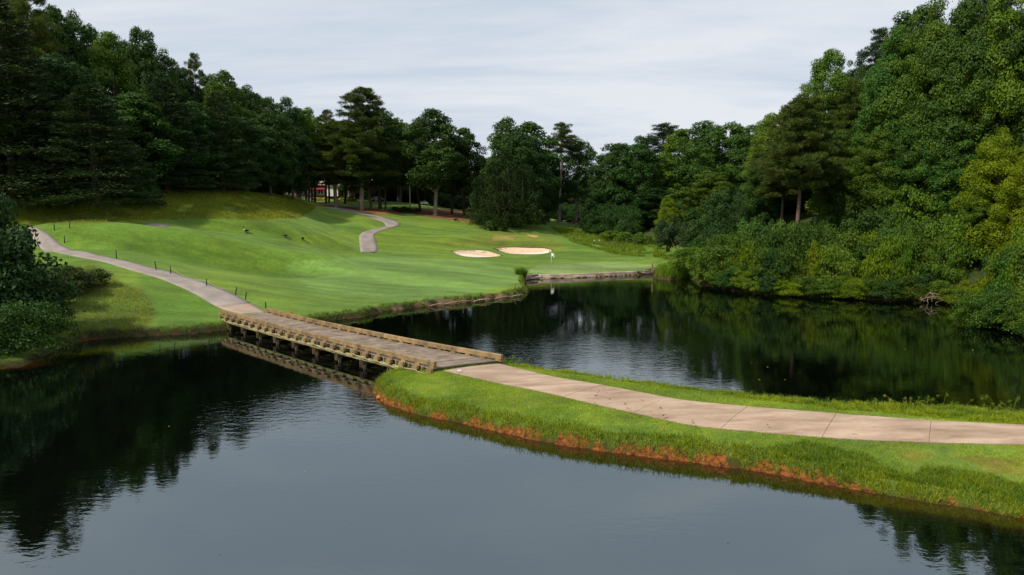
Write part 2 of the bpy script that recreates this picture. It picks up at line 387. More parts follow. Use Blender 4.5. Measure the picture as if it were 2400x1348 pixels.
sr = nd(t, 'ShaderNodeSeparateColor', {'Color': at}); gr = nd(t, 'ShaderNodeMath', {0: sr.outputs[1], 1: sr.outputs[0]}, operation='SUBTRACT').outputs[0]; t.links.new(nd(t, 'ShaderNodeMapRange', {'Value': gr, 1: 0.0, 2: .05, 3: 0.0, 4: .24}).outputs[0], b.inputs['Sheen Weight']); b.inputs['Sheen Roughness'].default_value = .38; b.inputs['Sheen Tint'].default_value = (.62, .85, .34, 1)
hb = nd(t, 'ShaderNodeMath', {0: n3, 1: n4}, operation='ADD').outputs[0]
hb = nd(t, 'ShaderNodeMath', {0: hb, 1: al}, operation='MULTIPLY').outputs[0]
bump(t, b, hb, .8, .12); M['ground'] = m

M['asphalt'] = rough_mat('worn_grey_path', (.20, .17, .15), (.30, .255, .225), .5, .9, .3, .005, vary=.08)
M['concrete'] = rough_mat('pinkish_concrete', (.24, .162, .108), (.45, .33, .24), .8, .85, .25, .004, vary=.05, stretch=(.4, 1.5, 1))
M['concrete_pale'] = rough_mat('pale_concrete', (.30, .22, .17), (.38, .285, .22), .9, .85, .2, .003, vary=.03)
M['joint'] = plain('dark_joint', (.17, .12, .085), .95)
M['deckwood'] = rough_mat('weathered_deck_board', (.15, .115, .085), (.30, .23, .175), 1.4, .8, .4, .004, vary=.22)
M['railwood'] = rough_mat('treated_timber', (.125, .086, .042), (.32, .215, .10), 1.6, .75, .4, .005, vary=.18)
M['beamwood'] = rough_mat('green_treated_beam', (.15, .14, .055), (.36, .33, .13), 1.1, .8, .4, .005, vary=.15)
M['pile'] = rough_mat('wet_pile_timber', (.06, .045, .03), (.16, .12, .07), 3.0, .7, .4, .01)
M['pipe'] = plain('pale_conduit', (.55, .42, .32), .5)
M['bark'] = rough_mat('brown_bark', (.05, .036, .025), (.13, .095, .065), 3, .95, .8, .03, world_=False, vary=.25)
M['bark_pale'] = rough_mat('grey_bark', (.15, .12, .09), (.33, .27, .20), 3, .9, .7, .03, world_=False, vary=.2)
M['bark_pine'] = rough_mat('reddish_pine_bark', (.07, .045, .03), (.20, .135, .09), 3, .9, .7, .03, world_=False, vary=.2)
M['sand'] = rough_mat('bunker_sand', (.62, .50, .38), (.78, .66, .53), 1.2, .95, .4, .02, vary=.02)
M['clay'] = rough_mat('orange_clay', (.28, .075, .018), (.50, .17, .045), 4, .95, .7, .03, vary=.15)
M['soil'] = rough_mat('dark_soil', (.03, .02, .012), (.10, .06, .035), 3, .95, .6, .03)
M['deadwood'] = rough_mat('bleached_driftwood', (.22, .15, .10), (.45, .34, .24), 4, .8, .4, .01)
M['leafA'] = foliage_mat('broadleaf_foliage', (.016, .050, .007), (.042, .098, .011))
M['leafB'] = foliage_mat('sunny_broadleaf_foliage', (.030, .076, .006), (.074, .136, .010), vary=.3)
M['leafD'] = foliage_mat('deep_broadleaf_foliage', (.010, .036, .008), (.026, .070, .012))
M['needle'] = foliage_mat('pine_needles', (.026, .050, .007), (.062, .094, .011), .2, .2, .6, .25)
M['needleD'] = foliage_mat('dark_conifer_needles', (.013, .036, .010), (.032, .064, .016), .15, .2, .6, .25)
M['cedar'] = foliage_mat('cedar_foliage', (.009, .027, .007), (.028, .056, .012), .12, .1, .7, .2)
M['yellowleaf'] = foliage_mat('yellow_green_foliage', (.075, .130, .004), (.15, .215, .008), .4, .12)
M['flower'] = foliage_mat('yellow_flowering_foliage', (.40, .28, .02), (.55, .42, .03), .2, .1)
M['hedge'] = foliage_mat('clipped_hedge_foliage', (.08, .13, .02), (.13, .19, .03), .2, .1)
M['olive'] = foliage_mat('dull_olive_foliage', (.020, .038, .007), (.046, .068, .013), .2, .15)
M['grass'] = foliage_mat('grass_blades', (.105, .182, .006), (.28, .37, .016), .4, .0, .5, .3)
M['grassdry'] = foliage_mat('dry_grass_blades', (.19, .20, .035), (.34, .30, .08), .35, .0, .6, .2)
M['grassdark'] = foliage_mat('tall_dark_grass_blades', (.045, .11, .006), (.11, .19, .012), .35, .0, .5, .3)
M['lushgrass'] = foliage_mat('lush_grass_blades', (.055, .125, .005), (.14, .23, .012), .35, .0, .5, .3)
M['roughgrass'] = foliage_mat('unmown_grass_blades', (.095, .145, .010), (.21, .25, .020), .3, .0, .6, .2)
M['post_dark'] = plain('dark_green_post', (.012, .022, .018), .5)
M['rope'] = plain('yellowed_rope', (.35, .35, .16), .8)
M['white'] = plain('white_paint', (.78, .78, .76), .5)
M['black'] = plain('black_feather', (.012, .010, .009), .7)
M['brownf'] = plain('brown_feather', (.06, .045, .03), .8)
M['orange'] = plain('orange_paint', (.60, .14, .03), .6)
M['stake'] = plain('brown_stake', (.22, .10, .04), .8)
M['wallblock'] = rough_mat('weathered_wall_timber', (.36, .26, .19), (.62, .50, .38), .9, .9, .6, .02, vary=.3)
M['metal'] = plain('grey_pole', (.40, .36, .28), .7)
M['roof'] = rough_mat('tan_shingles', (.26, .21, .15), (.38, .31, .23), 6, .9, .4, .01)
M['housewall'] = rough_mat('brown_siding', (.16, .10, .075), (.24, .16, .12), 5, .9, .2, .01)
M['red'] = plain('crimson_awning', (.26, .012, .035), .7)
M['carpaint'] = plain('pale_blue_car_paint', (.35, .42, .50), .3)
M['tyre'] = plain('tyre_rubber', (.012, .012, .012), .9)
m, t, b = newmat('window_glass'); b.inputs['Base Color'].default_value = (.02, .03, .035, 1); b.inputs['Roughness'].default_value = .08; M['glass'] = m
M['mulchbit'] = rough_mat('pine_straw', (.18, .06, .02), (.36, .13, .045), 8, .95, .5, .02)

# ------------------------------------------------------------------ bunkers (cut before the ground is built)
def resample(pts, n, closed=False):
    P = np.array(list(pts) + ([pts[0]] if closed else []), float); d = np.r_[0, np.cumsum(np.hypot(*(np.diff(P[:, :2], axis=0)).T))]
    t = np.linspace(0, d[-1], n, endpoint=not closed); return np.stack([np.interp(t, d, P[:, i]) for i in range(P.shape[1])], 1)
def softring(pts, n, k=2):
    P = resample(pts, n, True)
    for _ in range(k): P = (np.roll(P, 1, 0) + 2 * P + np.roll(P, -1, 0)) / 4
    return P
class Bunker:
    def __init__(s, pix, dep):
        s.ring = softring([hit(*p, lo=100) for p in pix], 56); s.dep = dep
        s.box = (*s.ring.min(0), *s.ring.max(0))
    def depth(s, x, y):
        m = (x > s.box[0] - 1) & (x < s.box[2] + 1) & (y > s.box[1] - 1) & (y < s.box[3] + 1)
        r = np.zeros(np.shape(x))
        if m.any():
            xx = x[m]; yy = y[m]; ins = inside(s.ring, xx, yy); d = segdist(s.ring, xx, yy)
            rel = (yy - s.box[1]) / (s.box[3] - s.box[1])
            r[m] = np.where(ins, s.dep * smooth(0, 1.3 - .7 * rel, d), 0)
        return r
_b = [Bunker([(1060, 589), (1085, 586.5), (1115, 586), (1138, 588), (1158, 593), (1176, 599), (1150, 602.5), (1115, 603), (1088, 601), (1070, 595.5)], .42),
      Bunker([(1157, 583), (1180, 580.5), (1205, 580), (1240, 581.5), (1275, 582), (1295, 587), (1288, 592), (1262, 596), (1225, 596), (1195, 594.5), (1176, 589)], .5)]
BUNKERS += _b

# ------------------------------------------------------------------ the ground
def axis(a, segs):
    r = [a]
    for end, st, grow in segs:
        while r[-1] < end: r.append(r[-1] + st); st *= grow
    return np.array(r)
xs_p = axis(0, [(72, .36, 1.0), (90, .5, 1.06), (420, 1.5, 1.13)]); xs = np.r_[-xs_p[:0:-1], xs_p]
ys = axis(10, [(46, .19, 1.0), (135, .38, 1.0), (240, .5, 1.025), (760, 4, 1.14)])
ys = np.r_[np.array([-120, -80, -50, -30, -15, -5, 3]), ys]
GX, GY = np.meshgrid(xs, ys)
GZ = height(GX, GY); GS = shore_dist(GX, GY)
far_ = np.hypot(GX, GY - 100)
GZ = np.where(far_ > 330, GZ * 0 + 16 + (far_ - 330) * .02, GZ)
GZ = np.where((GY < 8) & (GZ > 0), np.minimum(GZ, 2.0), GZ)
ny, nx = GX.shape
PXg, PYg = proj(GX, GY, GZ)
col = np.zeros((ny, nx, 3))
def setc(mask, c):
    """blend a soil, turf or shade colour in by a 0..1 mask"""
    global col
    m = np.asarray(mask, float)[..., None]; col = col * (1 - m) + np.array(c) * m
jx = PXg + 14 * (fbm(GX * .5, GY * .5) - .47) * 2; jy = PYg + 5 * (fbm(GX * .5 + 31, GY * .5 + 7) - .47) * 2
def zone(poly, jit=1.0):
    return inside(poly, PXg + (jx - PXg) * jit, PYg + (jy - PYg) * jit)
col[:] = (.085, .153, .017)                                                     # fairway turf
nA = smooth(.35, .62, fbm(GX * .09, GY * .09)); setc(nA * .5, (.135, .185, .012))
setc(zone([(690, 612), (900, 600), (1130, 612), (1230, 640), (1240, 660), (1100, 690), (900, 705), (760, 690), (660, 640)]) * .8, (.115, .20, .042))     # fairway, bluish
setc(zone([(380, 515), (640, 515), (760, 510), (800, 540), (660, 560), (480, 550)]) * .6, (.062, .125, .014))  # shade of the hollow behind the first ridge, painted as darker green
setc(zone([(1236, 634), (1262, 622), (1340, 616), (1450, 614), (1530, 620), (1545, 634), (1500, 641), (1380, 645), (1262, 650)], .3) * .85, (.140, .190, .065))      # putting green
setc((zone([(150, 598), (230, 585), (330, 572), (450, 582), (600, 603), (720, 624), (820, 640), (720, 652), (560, 640), (400, 626), (250, 618)], 1.2) & (GY < 90)) * .4, (.062, .118, .010))  # shaded near face of the fairway ridge, painted into the turf colour
setc(zone([(1130, 546), (1200, 541), (1300, 560), (1330, 590), (1180, 577), (1060, 583), (1040, 570)]) * .55, (.130, .135, .020))
setc(zone([(1160, 552), (1215, 551), (1205, 562), (1140, 566)], .6) * .5, (.26, .17, .06))
setc(zone([(1232, 548), (1262, 552), (1258, 557), (1236, 552)], .4) * .8, (.42, .24, .11))
stripe_zone = smooth(0, 1, (zone([(640, 600), (1240, 600), (1250, 680), (1000, 705), (700, 690)], .2) | zone([(1236, 634), (1262, 622), (1340, 616), (1450, 614), (1530, 620), (1545, 634), (1500, 641), (1380, 645), (1262, 650)], .3)) * 1.0)
ph_ = (GX * .34 + GY * .94 + 2.5 * np.sin(GX * .06)) / 2.3
col *= (1 + (.09 * stripe_zone + .03) * np.tanh(3 * np.sin(ph_)))[..., None]
# unmown hill under the left wood
hill = zone([(-300, 380), (0, 440), (300, 448), (560, 450), (700, 466), (742, 488), (704, 511), (620, 518), (480, 514), (300, 520), (160, 529), (0, 528), (-300, 530)], .5) & (GY > 88)
hl = fbm(GX * .25, GY * .25)
setc(hill * 1.0, (.12, .155, .012)); setc(hill * smooth(.42, .6, hl), (.165, .19, .014)); setc((hill & zone([(540, 470), (690, 480), (700, 508), (600, 512)])) * .6, (.21, .16, .018))
setc(hill * smooth(.55, .4, hl) * .5, (.055, .095, .010))
# left bank below the path
lb = zone([(60, 600), (140, 618), (215, 610), (290, 660), (350, 690), (372, 735), (320, 775), (150, 800), (0, 800)]) & (GY < 80)
setc(lb * .6, (.085, .120, .016)); setc((lb & (hl > .5)) * .35, (.13, .13, .02))
setc((zone([(330, 640), (560, 700), (620, 735), (560, 770), (380, 780), (330, 700)]) & (GY < 72)) * .6, (.052, .120, .012))
# rough grass and meadow right of the cedar
setc((zone([(1283, 523), (1400, 524), (1460, 545), (1560, 580), (1640, 600), (1650, 655), (1540, 652), (1536, 605), (1450, 596), (1350, 568), (1290, 545)]) & (GY > 105)) * .8, (.070, .130, .012))
setc(zone([(1536, 628), (1620, 628), (1625, 656), (1528, 656)], .3) * .9, (.12, .21, .012))
# pine straw under the far trees
setc(zone([(700, 478), (770, 482), (840, 486), (905, 493), (960, 500), (905, 502), (845, 498), (780, 488)], .35) * .95, (.28, .11, .035))
setc(zone([(955, 488), (1030, 490), (1112, 496), (1115, 521), (1060, 516), (1000, 509), (975, 503)], .35) * .95, (.17, .075, .035))
setc(zone([(1340, 519), (1378, 522), (1372, 527), (1330, 525)], .4) * .8, (.17, .07, .03))
# wood floor
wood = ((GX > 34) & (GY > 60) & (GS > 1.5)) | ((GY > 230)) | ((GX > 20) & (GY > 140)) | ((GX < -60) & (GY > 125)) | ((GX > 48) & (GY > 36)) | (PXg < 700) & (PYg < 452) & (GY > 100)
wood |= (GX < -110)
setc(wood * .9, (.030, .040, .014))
# banks: bare earth where the edge breaks down to the water
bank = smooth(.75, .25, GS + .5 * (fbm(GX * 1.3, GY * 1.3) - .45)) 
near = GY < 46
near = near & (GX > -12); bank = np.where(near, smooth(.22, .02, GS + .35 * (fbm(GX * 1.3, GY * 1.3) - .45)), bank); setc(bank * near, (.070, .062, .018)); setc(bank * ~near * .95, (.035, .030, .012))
setc((bank * (GY > 60) * (GX > -14) * (GX < 3) * (GY < 95) * (fbm(GX * 1.5, GY * 1.5) > .52)) * .8, (.26, .17, .10))
for B in BUNKERS:
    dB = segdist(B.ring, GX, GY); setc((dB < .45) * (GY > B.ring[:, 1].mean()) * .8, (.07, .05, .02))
setc((GS < -.1) * 1.0, (.10, .045, .015))
setc(((GS > .5) & (GX < -28) & (GX > -33) & (GY > 56) & (GY < 60)) * .0, (.2, .12, .06))
# causeway lawn
cw = (GY < 46) & (GX > -12) & (GS > .45)
n5 = fbm(GX * .5, GY * .5)
setc(cw * .9, (.115, .190, .008)); setc(cw * smooth(.45, .62, n5) * .6, (.19, .25, .014)); setc(cw * smooth(.5, .36, n5) * .6, (.060, .135, .008)); n6 = fbm(GX * 2.3, GY * 2.3); setc(cw * smooth(.52, .62, n6) * .5, (.21, .23, .035)); setc(cw * smooth(.42, .33, n6) * .5, (.045, .10, .008))
setc((cw & inside([G(2080, 1050, .9), G(2400, 1080, .8), G(2400, 1120, .6), G(2150, 1100, .6)], GX, GY)) * smooth(.35, .6, n5) * .8, (.24, .19, .05))
setc((inside([G(2290, 990, .9), G(2420, 975, .9), (27, 29), (26, 27), G(2400, 1004, 1.1)], GX, GY)) * .9, (.34, .22, .14))
i0 = np.arange(ny * nx).reshape(ny, nx)
F = np.stack([i0[:-1, :-1], i0[:-1, 1:], i0[1:, 1:], i0[1:, :-1]], -1).reshape(-1, 4)
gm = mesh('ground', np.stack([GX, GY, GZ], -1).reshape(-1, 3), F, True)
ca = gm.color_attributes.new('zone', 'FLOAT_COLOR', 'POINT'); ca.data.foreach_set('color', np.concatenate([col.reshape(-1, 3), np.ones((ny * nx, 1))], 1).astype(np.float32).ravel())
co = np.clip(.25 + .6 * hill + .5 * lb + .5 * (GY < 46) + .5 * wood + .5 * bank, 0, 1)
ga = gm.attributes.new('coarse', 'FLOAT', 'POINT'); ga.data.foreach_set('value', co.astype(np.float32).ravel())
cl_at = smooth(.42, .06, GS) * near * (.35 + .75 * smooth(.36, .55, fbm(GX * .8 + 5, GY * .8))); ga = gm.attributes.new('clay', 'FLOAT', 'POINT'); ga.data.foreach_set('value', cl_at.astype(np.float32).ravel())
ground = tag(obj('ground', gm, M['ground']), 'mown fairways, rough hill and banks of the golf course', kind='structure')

# ------------------------------------------------------------------ water
m, t, b = newmat('pond_water'); p = pos(t)
sh_ = nd(t, 'ShaderNodeAttribute', attribute_name='depth').outputs['Fac']
cw_ = ramp(t, sh_, (.030, .012, .0035), (.0008, .0014, .0010), .0, .8)
t.links.new(cw_, b.inputs['Base Color']); b.inputs['Roughness'].default_value = .015; b.inputs['IOR'].default_value = 2.9; b.inputs['Specular IOR Level'].default_value = .5; b.inputs['Specular Tint'].default_value = (.84, .98, 1, 1)
pa = nd(t, 'ShaderNodeMapping', {'Vector': p, 'Scale': (.55, 1.0, 1)}).outputs[0]
w1 = noise(t, pa, 3.2, 3, .55, .2); w2 = noise(t, pa, .9, 2, .5)
pw = noise(t, nd(t, 'ShaderNodeMapping', {'Vector': p, 'Scale': (.045, .07, 1)}).outputs[0], 1.0, 3, .6)
patch = nd(t, 'ShaderNodeMapRange', {'Value': pw, 1: .44, 2: .62, 3: .16, 4: .5}).outputs[0]
rp = nd(t, 'ShaderNodeAttribute', attribute_name='ripple').outputs['Fac']
amp = nd(t, 'ShaderNodeMath', {0: patch, 1: rp}, operation='ADD').outputs[0]
hh = nd(t, 'ShaderNodeMath', {0: w1, 1: nd(t, 'ShaderNodeMath', {0: w2, 1: .7}, operation='MULTIPLY').outputs[0]}, operation='ADD').outputs[0]
hm = nd(t, 'ShaderNodeMath', {0: hh, 1: amp}, operation='MULTIPLY').outputs[0]
bump(t, b, hm, 1.0, .0105)
M['water'] = m
wx = np.arange(-160, 161, 1.0); wy = np.arange(-130, 131, 1.0)
WX, WY = np.meshgrid(wx, wy); wsd = shore_dist(WX, WY); i0 = np.arange(WX.size).reshape(WX.shape)
F = np.stack([i0[:-1, :-1], i0[:-1, 1:], i0[1:, 1:], i0[1:, :-1]], -1).reshape(-1, 4)
wm = mesh('water', np.stack([WX, WY, 0 * WX], -1).reshape(-1, 3), F, True)
a = wm.attributes.new('depth', 'FLOAT', 'POINT'); a.data.foreach_set('value', np.clip((-wsd - .1) / 2.0 + (WY > 46) * .7, 0, 1).astype(np.float32).ravel())
rip = np.exp(-(((WX - 5) / 9) ** 2 + ((WY - 50) / 6) ** 2)) * 1.5 + np.exp(-(((WX + 10) / 7) ** 2 + ((WY - 34) / 3.5) ** 2)) * 1.3 + np.exp(-(((WX + 18) / 4) ** 2 + ((WY - 23) / 3) ** 2)) * .4
a = wm.attributes.new('ripple', 'FLOAT', 'POINT'); a.data.foreach_set('value', rip.astype(np.float32).ravel())
water = tag(obj('water', wm, M['water']), 'dark calm pond with faint ripples reflecting trees and sky', kind='structure')

# ------------------------------------------------------------------ bunkers' sand
m, t, b = newmat('bunker_sand2'); p = pos(t); at = nd(t, 'ShaderNodeAttribute', attribute_name='zone').outputs['Color']
c = mixc(t, 1, at, ramp(t, noise(t, p, 2.5, 4, .6), (.85, .85, .85), (1.1, 1.1, 1.1)), 'MULTIPLY'); t.links.new(c, b.inputs['Base Color']); b.inputs['Roughness'].default_value = .95
bump(t, b, noise(t, p, 6, 3), .3, .03); M['sand2'] = m
blabel = ['smaller left sand bunker cut into the slope left of the flag', 'longer right sand bunker just behind the white flag']
for B, lab in zip(_b, blabel):
    c0 = B.ring.mean(0); K = 9; V = []
    for k in range(K):
        R = c0 + (B.ring - c0) * (1 - k / K) if k else B.ring
        V.append(R)
    V = np.concatenate(V + [c0[None]]); z = height(V[:, 0], V[:, 1]) + .045; n = len(B.ring); z[:n] -= .03
    Fq = [(k * n + i, k * n + (i + 1) % n, (k + 1) * n + (i + 1) % n, (k + 1) * n + i) for k in range(K - 1) for i in range(n)] + [((K - 1) * n + i, (K - 1) * n + (i + 1) % n, K * n) for i in range(n)]
    me = mesh('sand_bunker', np.c_[V, z], Fq, True); rel = (V[:, 1] - B.box[1]) / (B.box[3] - B.box[1])
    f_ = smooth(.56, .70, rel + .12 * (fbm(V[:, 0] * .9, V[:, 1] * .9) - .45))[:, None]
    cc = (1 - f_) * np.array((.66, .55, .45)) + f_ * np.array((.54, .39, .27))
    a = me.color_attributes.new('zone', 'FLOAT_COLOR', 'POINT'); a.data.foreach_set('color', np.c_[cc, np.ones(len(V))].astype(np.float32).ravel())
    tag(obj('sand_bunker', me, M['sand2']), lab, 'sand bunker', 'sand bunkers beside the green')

# ------------------------------------------------------------------ paths
def ribbon(name, Lp, Rp, mat, parent=None, up=.035, step=.5, across=6, drop=.12, s0=0.0, s1=1.0, flat=None, flatn=False):
    n = max(3, int(np.hypot(*(np.diff(np.array(Lp), axis=0)).T).sum() * (s1 - s0) / step))
    A = resample(Lp, 400); Bq = resample(Rp, 400); q = np.linspace(s0, s1, n) * 399
    A = np.stack([np.interp(q, np.arange(400), A[:, i]) for i in (0, 1)], 1); Bq = np.stack([np.interp(q, np.arange(400), Bq[:, i]) for i in (0, 1)], 1)
    u = np.linspace(0, 1, across); P = A[:, None] * (1 - u[None, :, None]) + Bq[:, None] * u[None, :, None]
    Z = (height(P[..., 0], P[..., 1]) if flat is None else np.full(P.shape[:2], flat)) + up
    P3 = np.concatenate([P, Z[..., None]], -1)
    lo = P3.copy(); lo[..., 2] -= drop; g = np.concatenate([lo[:, :1], P3, lo[:, -1:]], 1)
    e0 = g[:1].copy(); e0[..., 2] = g[0, 0, 2]; e1 = g[-1:].copy(); e1[..., 2] = g[-1, 0, 2]
    g = np.concatenate([e0, g, e1], 0); a, b_ = g.shape[:2]; i0 = np.arange(a * b_).reshape(a, b_)
    F = np.stack([i0[:-1, :-1], i0[1:, :-1], i0[1:, 1:], i0[:-1, 1:]], -1).reshape(-1, 4)
    return obj(name, mesh(name, g.reshape(-1, 3), F, not flatn), mat, parent)
def smoothline(P, k=3, n=60):
    P = resample(P, n)
    for _ in range(k): P[1:-1] = (P[:-2] + 2 * P[1:-1] + P[2:]) / 4
    return P
# path on the left slope
Lp = smoothline([hit(*q, lo=55) for q in ((565, 736), (540, 731), (512, 722), (480, 702), (430, 676), (380, 655), (330, 640), (250, 616), (185, 603), (130, 593), (100, 582), (70, 566), (30, 556), (-60, 552))])
Rp = smoothline([hit(*q, lo=55) for q in ((626, 733), (612, 724), (590, 711), (560, 695), (520, 676), (460, 656), (400, 637), (300, 613), (220, 596), (160, 579), (130, 566), (120, 553), (114, 543), (90, 538.5), (40, 538), (-60, 538))])
ps = ribbon('cart_path', Lp, Rp, M['asphalt'], s0=.065)
tag(ps, 'grey cart path curving up the left slope from the bridge', kind='structure')
ap = ribbon('path_apron', Lp, Rp, M['concrete_pale'], up=.040, s0=-.0, s1=.064); tag(ap, 'pale concrete apron at the far end of the bridge', kind='structure')
# --- the house
Lp2 = [hit(*q, lo=95) for q in ((845, 592), (843, 575), (841, 553), (848, 546), (870, 539), (900, 533), (905, 527), (893, 518), (860, 507), (820, 497), (790, 491), (762, 486))]
Rp2 = [hit(*q, lo=95) for q in ((878, 593), (885, 583), (881, 565), (876, 549), (895, 540), (935, 529), (940, 524), (925, 516), (888, 506), (850, 497), (815, 490), (790, 485))]
ps = ribbon('winding_path', smoothline(Lp2, 1, 80), smoothline(Rp2, 1, 80), M['asphalt'], up=.06, s0=0, step=.4); tag(ps, 'grey path winding in an S up the hill to the house', kind='structure')
# a glimpse of path behind the mound
Lp3 = [hit(*q, lo=85) for q in ((335, 539.5), (375, 538))]; 
ps = ribbon('path_glimpse', [(-53, 97.9), (-51.5, 98.2), (-50, 98.5)], [(-53.2, 99.6), (-51.5, 99.8), (-49.6, 99.9)], M['asphalt'], up=.05); tag(ps, 'short grey stretch of path showing behind the mound', kind='structure')
# causeway path in slabs
def inset(A, B_, fa, fb): return A + (B_ - A) * fa, B_ + (A - B_) * fb
LpC = smoothline([G(p_, q_, 1.12) for p_, q_ in ((1022, 866), (1100, 886), (1250, 916), (1400, 951), (1500, 971), (1600, 991), (1800, 1011), (2000, 1026), (2200, 1036), (2400, 1043))] + [(28, 24.4), (40, 22.6)], 2, 90)
RpC = smoothline([G(p_, q_, 1.12) for p_, q_ in ((1176, 846), (1212, 857), (1300, 883), (1400, 901), (1500, 920), (1600, 940), (1800, 958), (2000, 974), (2200, 989), (2400, 997))] + [(28, 27.6), (40, 26.0)], 2, 90)
LpC, RpC = inset(LpC, RpC, .11, .05); pb = ribbon('causeway_path', LpC, RpC, M['joint'], up=.012); tag(pb, 'pinkish concrete path running along the grass causeway', kind='structure')
lenC = np.hypot(*np.diff(resample(LpC, 300), axis=0).T).sum(); ns = 12
cuts = [0, .016] + list(np.linspace(.016, 1, ns + 1)[1:])
for i in range(len(cuts) - 1):
    g = .025 / lenC
    o = ribbon('slab', LpC, RpC, M['concrete_pale'] if i == 0 else M['concrete'], parent=pb, up=.035 + random.uniform(-.003, .003) + (.01 if i == 0 else 0), s0=cuts[i] + (g * .4 if i > 1 else 0), s1=cuts[i + 1] - (g * .4 if i > 0 else 0), drop=.05, across=7, step=.5, flatn=True)
    if i == 0: o['label'] = 'paler strip of concrete against the bridge deck'

# ------------------------------------------------------------------ bridge
ZD = 1.14
cl = np.array([G(p_, q_, ZD + .42) for p_, q_ in ((518.7, 726), (615.6, 751.5), (769, 789), (890, 817.5), (1012.5, 845.6), (1020, 847))])[::-1]
cr = np.array([G(p_, q_, ZD + .42) for p_, q_ in ((623, 721.5), (744, 748), (878, 777.5), (972, 797), (1090, 815.5), (1178, 831))])[::-1]
def fitc(P, n=200):
    d = np.r_[0, np.cumsum(np.hypot(*np.diff(P, axis=0).T))]; t = np.linspace(0, d[-1], n)
    return np.stack([np.polyval(np.polyfit(d, P[:, i], 2), t) for i in (0, 1)], 1)
CL, CR = fitc(cl), fitc(cr)
def at_len(Cv, s):
    d = np.r_[0, np.cumsum(np.hypot(*np.diff(Cv, axis=0).T))]
    return np.array([np.interp(s, d, Cv[:, i]) for i in (0, 1)])
def tan_len(Cv, s):
    a = at_len(Cv, s + .05) - at_len(Cv, s - .05); return a / np.linalg.norm(a)
def clen(Cv): return np.hypot(*np.diff(Cv, axis=0).T).sum()
LL, LR = clen(CL), clen(CR)
def nearest(Cv, q):
    d = np.r_[0, np.cumsum(np.hypot(*np.diff(Cv, axis=0).T))]; return d[np.argmin(np.hypot(*(Cv - np.array(q)).T))]
l0, l1 = nearest(CL, G(1018, 862, ZD)) , nearest(CL, G(552, 739, ZD)); r0_, r1_ = nearest(CR, G(1163, 846, ZD)), nearest(CR, G(624, 733, ZD))
bridge = empty('cart_bridge', (*((CL[0] + CR[0]) / 2), 0)); O = np.array(bridge.location)
tag(bridge, 'low wooden cart bridge with curb rails crossing the pond', 'bridge')
def bpart(mb, name, mat, sm=False, par=None):
    v = np.array(mb.v) - O; return obj(name, mesh(name, v, mb.f, sm), mat, par or bridge)
NP = 150
for i in range(NP):
    a0, a1 = (i + .02 + .06 * random.random()) / NP, (i + .93) / NP
    P = [at_len(CL, l0 + a0 * (l1 - l0)), at_len(CL, l0 + a1 * (l1 - l0)), at_len(CR, r0_ + a1 * (r1_ - r0_)), at_len(CR, r0_ + a0 * (r1_ - r0_))]
    d = (P[3] - P[0]); d /= np.linalg.norm(d); e1 = .05 + random.uniform(0, .04); e2 = .08 + random.uniform(0, .04)
    P[0] = P[0] - d * e1; P[1] = P[1] - d * e1; P[2] = P[2] + d * e2; P[3] = P[3] + d * e2; zt = ZD + random.uniform(-.006, .004)
    bx = MB().add([(*q, zt - .06) for q in P] + [(*q, zt) for q in P], [(0, 1, 2, 3), (7, 6, 5, 4), (0, 4, 5, 1), (1, 5, 6, 2), (2, 6, 7, 3), (3, 7, 4, 0)])
    bpart(bx, 'deck_plank', M['deckwood'])
def beam(mb, p, q, w, z0, z1, bev=.015):
    p = np.array(p); q = np.array(q); d = q - p; L = np.linalg.norm(d); mb.box(((p[0] + q[0]) / 2, (p[1] + q[1]) / 2, (z0 + z1) / 2), (L, w, z1 - z0), math.atan2(d[1], d[0]), bev=bev); return mb
